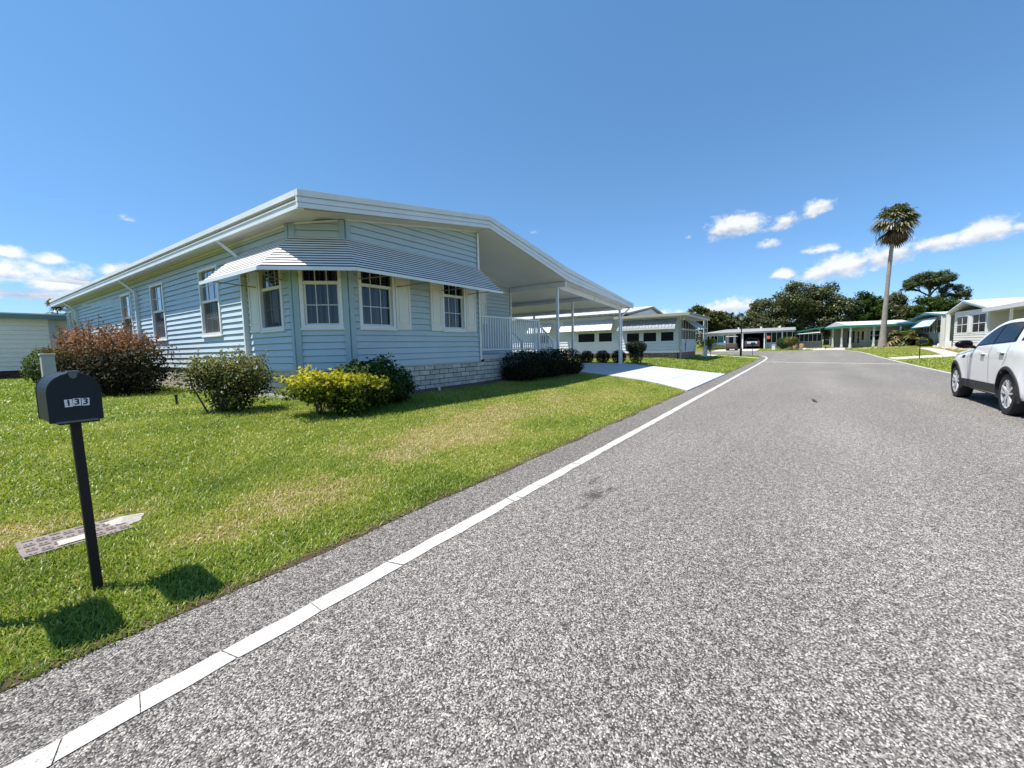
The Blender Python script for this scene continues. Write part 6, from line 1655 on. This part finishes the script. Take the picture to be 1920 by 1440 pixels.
# az, el, half widths (degrees), tilt, weight
CLOUDS = [(7.3, 13.3, 2.9, 1.5, 0, 0.3), (8.8, 13.2, 1.5, .9, 0, .1), (5.6, 13.5, 1.7, 1.1, 0, 0.1), (-0.9, 14.0, 1.9, 1.0, 14, 0.15), (1.5, 13.2, 1.8, 1.0, 20, 0.05), (3.5, 11.0, 1.35, 0.75, 0, 0.0), (-1.5, 9.8, 2.0, 0.65, 0, 0.1), (1.9, 7.5, 1.3, 0.7, 0, 0.15), (-1.6, 7.2, 2.2, 1.1, 12, .15), (-3.6, 7.7, 3.2, 1.6, 16, 0.25), (-7.2, 8.2, 2.6, 1.4, 12, 0.15), (-10.5, 8.9, 2.3, 0.95, 8, 0.15), (-13.4, 9.1, 2.2, 1.15, 6, 0.25), (-15.4, 9.3, 0.8, 0.55, 0, .1), (6.8, 4.2, 3.4, 1.1, 0, 0.3), (14.1, 3.8, 2.3, 0.9, 0, 0), (85.0, 7.4, 3.0, 1.3, 0, 0.25), (81.0, 7.0, 3.2, 1.5, 4, 0.3), (83.6, 5.6, 4.5, .8, 0, 0.15), (77.9, 8.3, 2.0, .8, 10, .1), (84.6, 9.2, 1.8, .7, 0, .1), (82.0, 9.0, 1.6, .8, 0, .15), (76.1, 13.3, 2.79, 0.7, -12, -0.42), (31.3, 15.0, 1.52, 0.78, 0, -0.45), (11.9, 12.9, 0.72, 0.49, 0, -0.3)]
dens = None; vert = None
for az, el, ra, re_, tilt, wt in CLOUDS:
    a_, e_ = rad(az), rad(el)
    f = Vector((math.cos(e_) * math.cos(a_), math.cos(e_) * math.sin(a_), math.sin(e_)))
    rgt = Vector((math.sin(a_), -math.cos(a_), 0)); up = rgt.cross(f)
    ct, st = math.cos(rad(tilt)), math.sin(rad(tilt))
    r2, u2 = rgt * ct + up * st, up * ct - rgt * st
    def dot(v):
        n = nt.nodes.new('ShaderNodeVectorMath'); n.operation = 'DOT_PRODUCT'; n.inputs[1].default_value = v; nt.links.new(dirv, n.inputs[0]); return n.outputs['Value']
    u = mth('MULTIPLY', dot(r2), 1 / math.sin(rad(ra))); v = mth('MULTIPLY', dot(u2), 1 / math.sin(rad(re_)))
    # flat below, billowing above
    vneg = mth('MULTIPLY', mth('MINIMUM', v, 0), 1.5); vv = mth('ADD', mth('MAXIMUM', v, 0), vneg)
    d2 = mth('ADD', mth('MULTIPLY', u, u), mth('MULTIPLY', vv, vv))
    m_ = mth('SUBTRACT', 1, mth('SQRT', d2))
    m_ = mth('MULTIPLY', m_, mth('GREATER_THAN', dot(f), 0)) if False else mth('ADD', m_, mth('MULTIPLY', mth('LESS_THAN', dot(f), 0), -50))
    m_ = mth('ADD', m_, wt)
    dens = m_ if dens is None else mth('MAXIMUM', dens, m_)
    vclip = mth('MULTIPLY', mth('GREATER_THAN', m_, -.6), v)
    vert = vclip if vert is None else mth('ADD', vert, vclip)
# the mask swells or starves the noise
x = mth('ADD', mth('MULTIPLY', mth('SUBTRACT', nzv, .5), 3.4), mth('MULTIPLY', mth('MAXIMUM', dens, -2.), .95))
alpha = nt.nodes.new('ShaderNodeMapRange'); alpha.interpolation_type = 'SMOOTHSTEP'; alpha.inputs['From Min'].default_value = .05; alpha.inputs['From Max'].default_value = .85
nt.links.new(x, alpha.inputs['Value'])
shade = nt.nodes.new('ShaderNodeMapRange'); shade.inputs['From Min'].default_value = -.75; shade.inputs['From Max'].default_value = .45
vcl = mth('MINIMUM', mth('MAXIMUM', vert, -.7), .7)
nt.links.new(mth('ADD', mth('MULTIPLY', vcl, .6), mth('MULTIPLY', mth('SUBTRACT', nzv, .5), 3.2)), shade.inputs['Value'])
cr = nt.nodes.new('ShaderNodeValToRGB'); cr.color_ramp.elements[0].color = (2.5, 2.9, 3.6, 1); cr.color_ramp.elements[1].color = (5.3, 5.35, 5.3, 1); cr.color_ramp.elements[0].position = 0; cr.color_ramp.elements[1].position = .8
nt.links.new(shade.outputs[0], cr.inputs['Fac'])
hsv = nt.nodes.new('ShaderNodeHueSaturation'); hsv.inputs['Saturation'].default_value = 1.13; nt.links.new(sky.outputs[0], hsv.inputs['Color'])
sepz = nt.nodes.new('ShaderNodeSeparateXYZ'); nt.links.new(dirv, sepz.inputs[0])
air = nt.nodes.new('ShaderNodeValToRGB'); ce = air.color_ramp.elements; ce[0].position = 0; ce[0].color = (.42, .56, .86, 1); ce[1].position = .62; ce[1].color = (.90, 1.07, 1.05, 1)
e3 = ce.new(.13); e3.color = (.55, .70, .88, 1); e4 = ce.new(.32); e4.color = (.73, .87, .92, 1)
nt.links.new(sepz.outputs[2], air.inputs['Fac'])
am = nt.nodes.new('ShaderNodeMix'); am.data_type = 'RGBA'; am.blend_type = 'MULTIPLY'; am.inputs[0].default_value = 1
nt.links.new(hsv.outputs[0], am.inputs[6]); nt.links.new(air.outputs[0], am.inputs[7])
mx = nt.nodes.new('ShaderNodeMix'); mx.data_type = 'RGBA'
nt.links.new(mth('MULTIPLY', alpha.outputs[0], .92), mx.inputs[0]); nt.links.new(am.outputs[2], mx.inputs[6]); nt.links.new(cr.outputs[0], mx.inputs[7])
nt.links.new(mx.outputs[2], bg.inputs['Color']); nt.links.new(bg.outputs[0], out.inputs[0])

sl = bpy.data.lights.new('sun', 'SUN'); sl.energy = 5.0; sl.angle = rad(.53); sl.color = (1, .94, .85)
so = link(bpy.data.objects.new('sun', sl)); so.rotation_euler = (-SUNV).to_track_quat('-Z', 'Y').to_euler(); so.location = (0, 0, 40)

cam = bpy.data.cameras.new('camera'); cam.lens = 14.5615; cam.sensor_width = 36; cam.sensor_fit = 'HORIZONTAL'; cam.clip_end = 6000; cam.clip_start = .05
co = link(bpy.data.objects.new('camera', cam))
rr = Vector((0.569725, -0.821518, -0.022847)); dd = Vector((-0.084609, -0.030979, -0.995933)); ff = Vector((0.817468, 0.569341, -0.087157))
co.matrix_world = Matrix(((rr.x, -dd.x, -ff.x, 0), (rr.y, -dd.y, -ff.y, 0), (rr.z, -dd.z, -ff.z, 1.35), (0, 0, 0, 1)))
SC.camera = co
vs_ = SC.view_settings; vs_.view_transform = 'Standard'; vs_.look = 'None'; vs_.gamma = 1; vs_.exposure = 0.62; vs_.use_curve_mapping = False
cy_ = SC.cycles
cy_.max_bounces = 8; cy_.transparent_max_bounces = 24; cy_.diffuse_bounces = 4; cy_.glossy_bounces = 4; cy_.transmission_bounces = 6; cy_.caustics_reflective = False; cy_.caustics_refractive = False
cy_.use_denoising = True
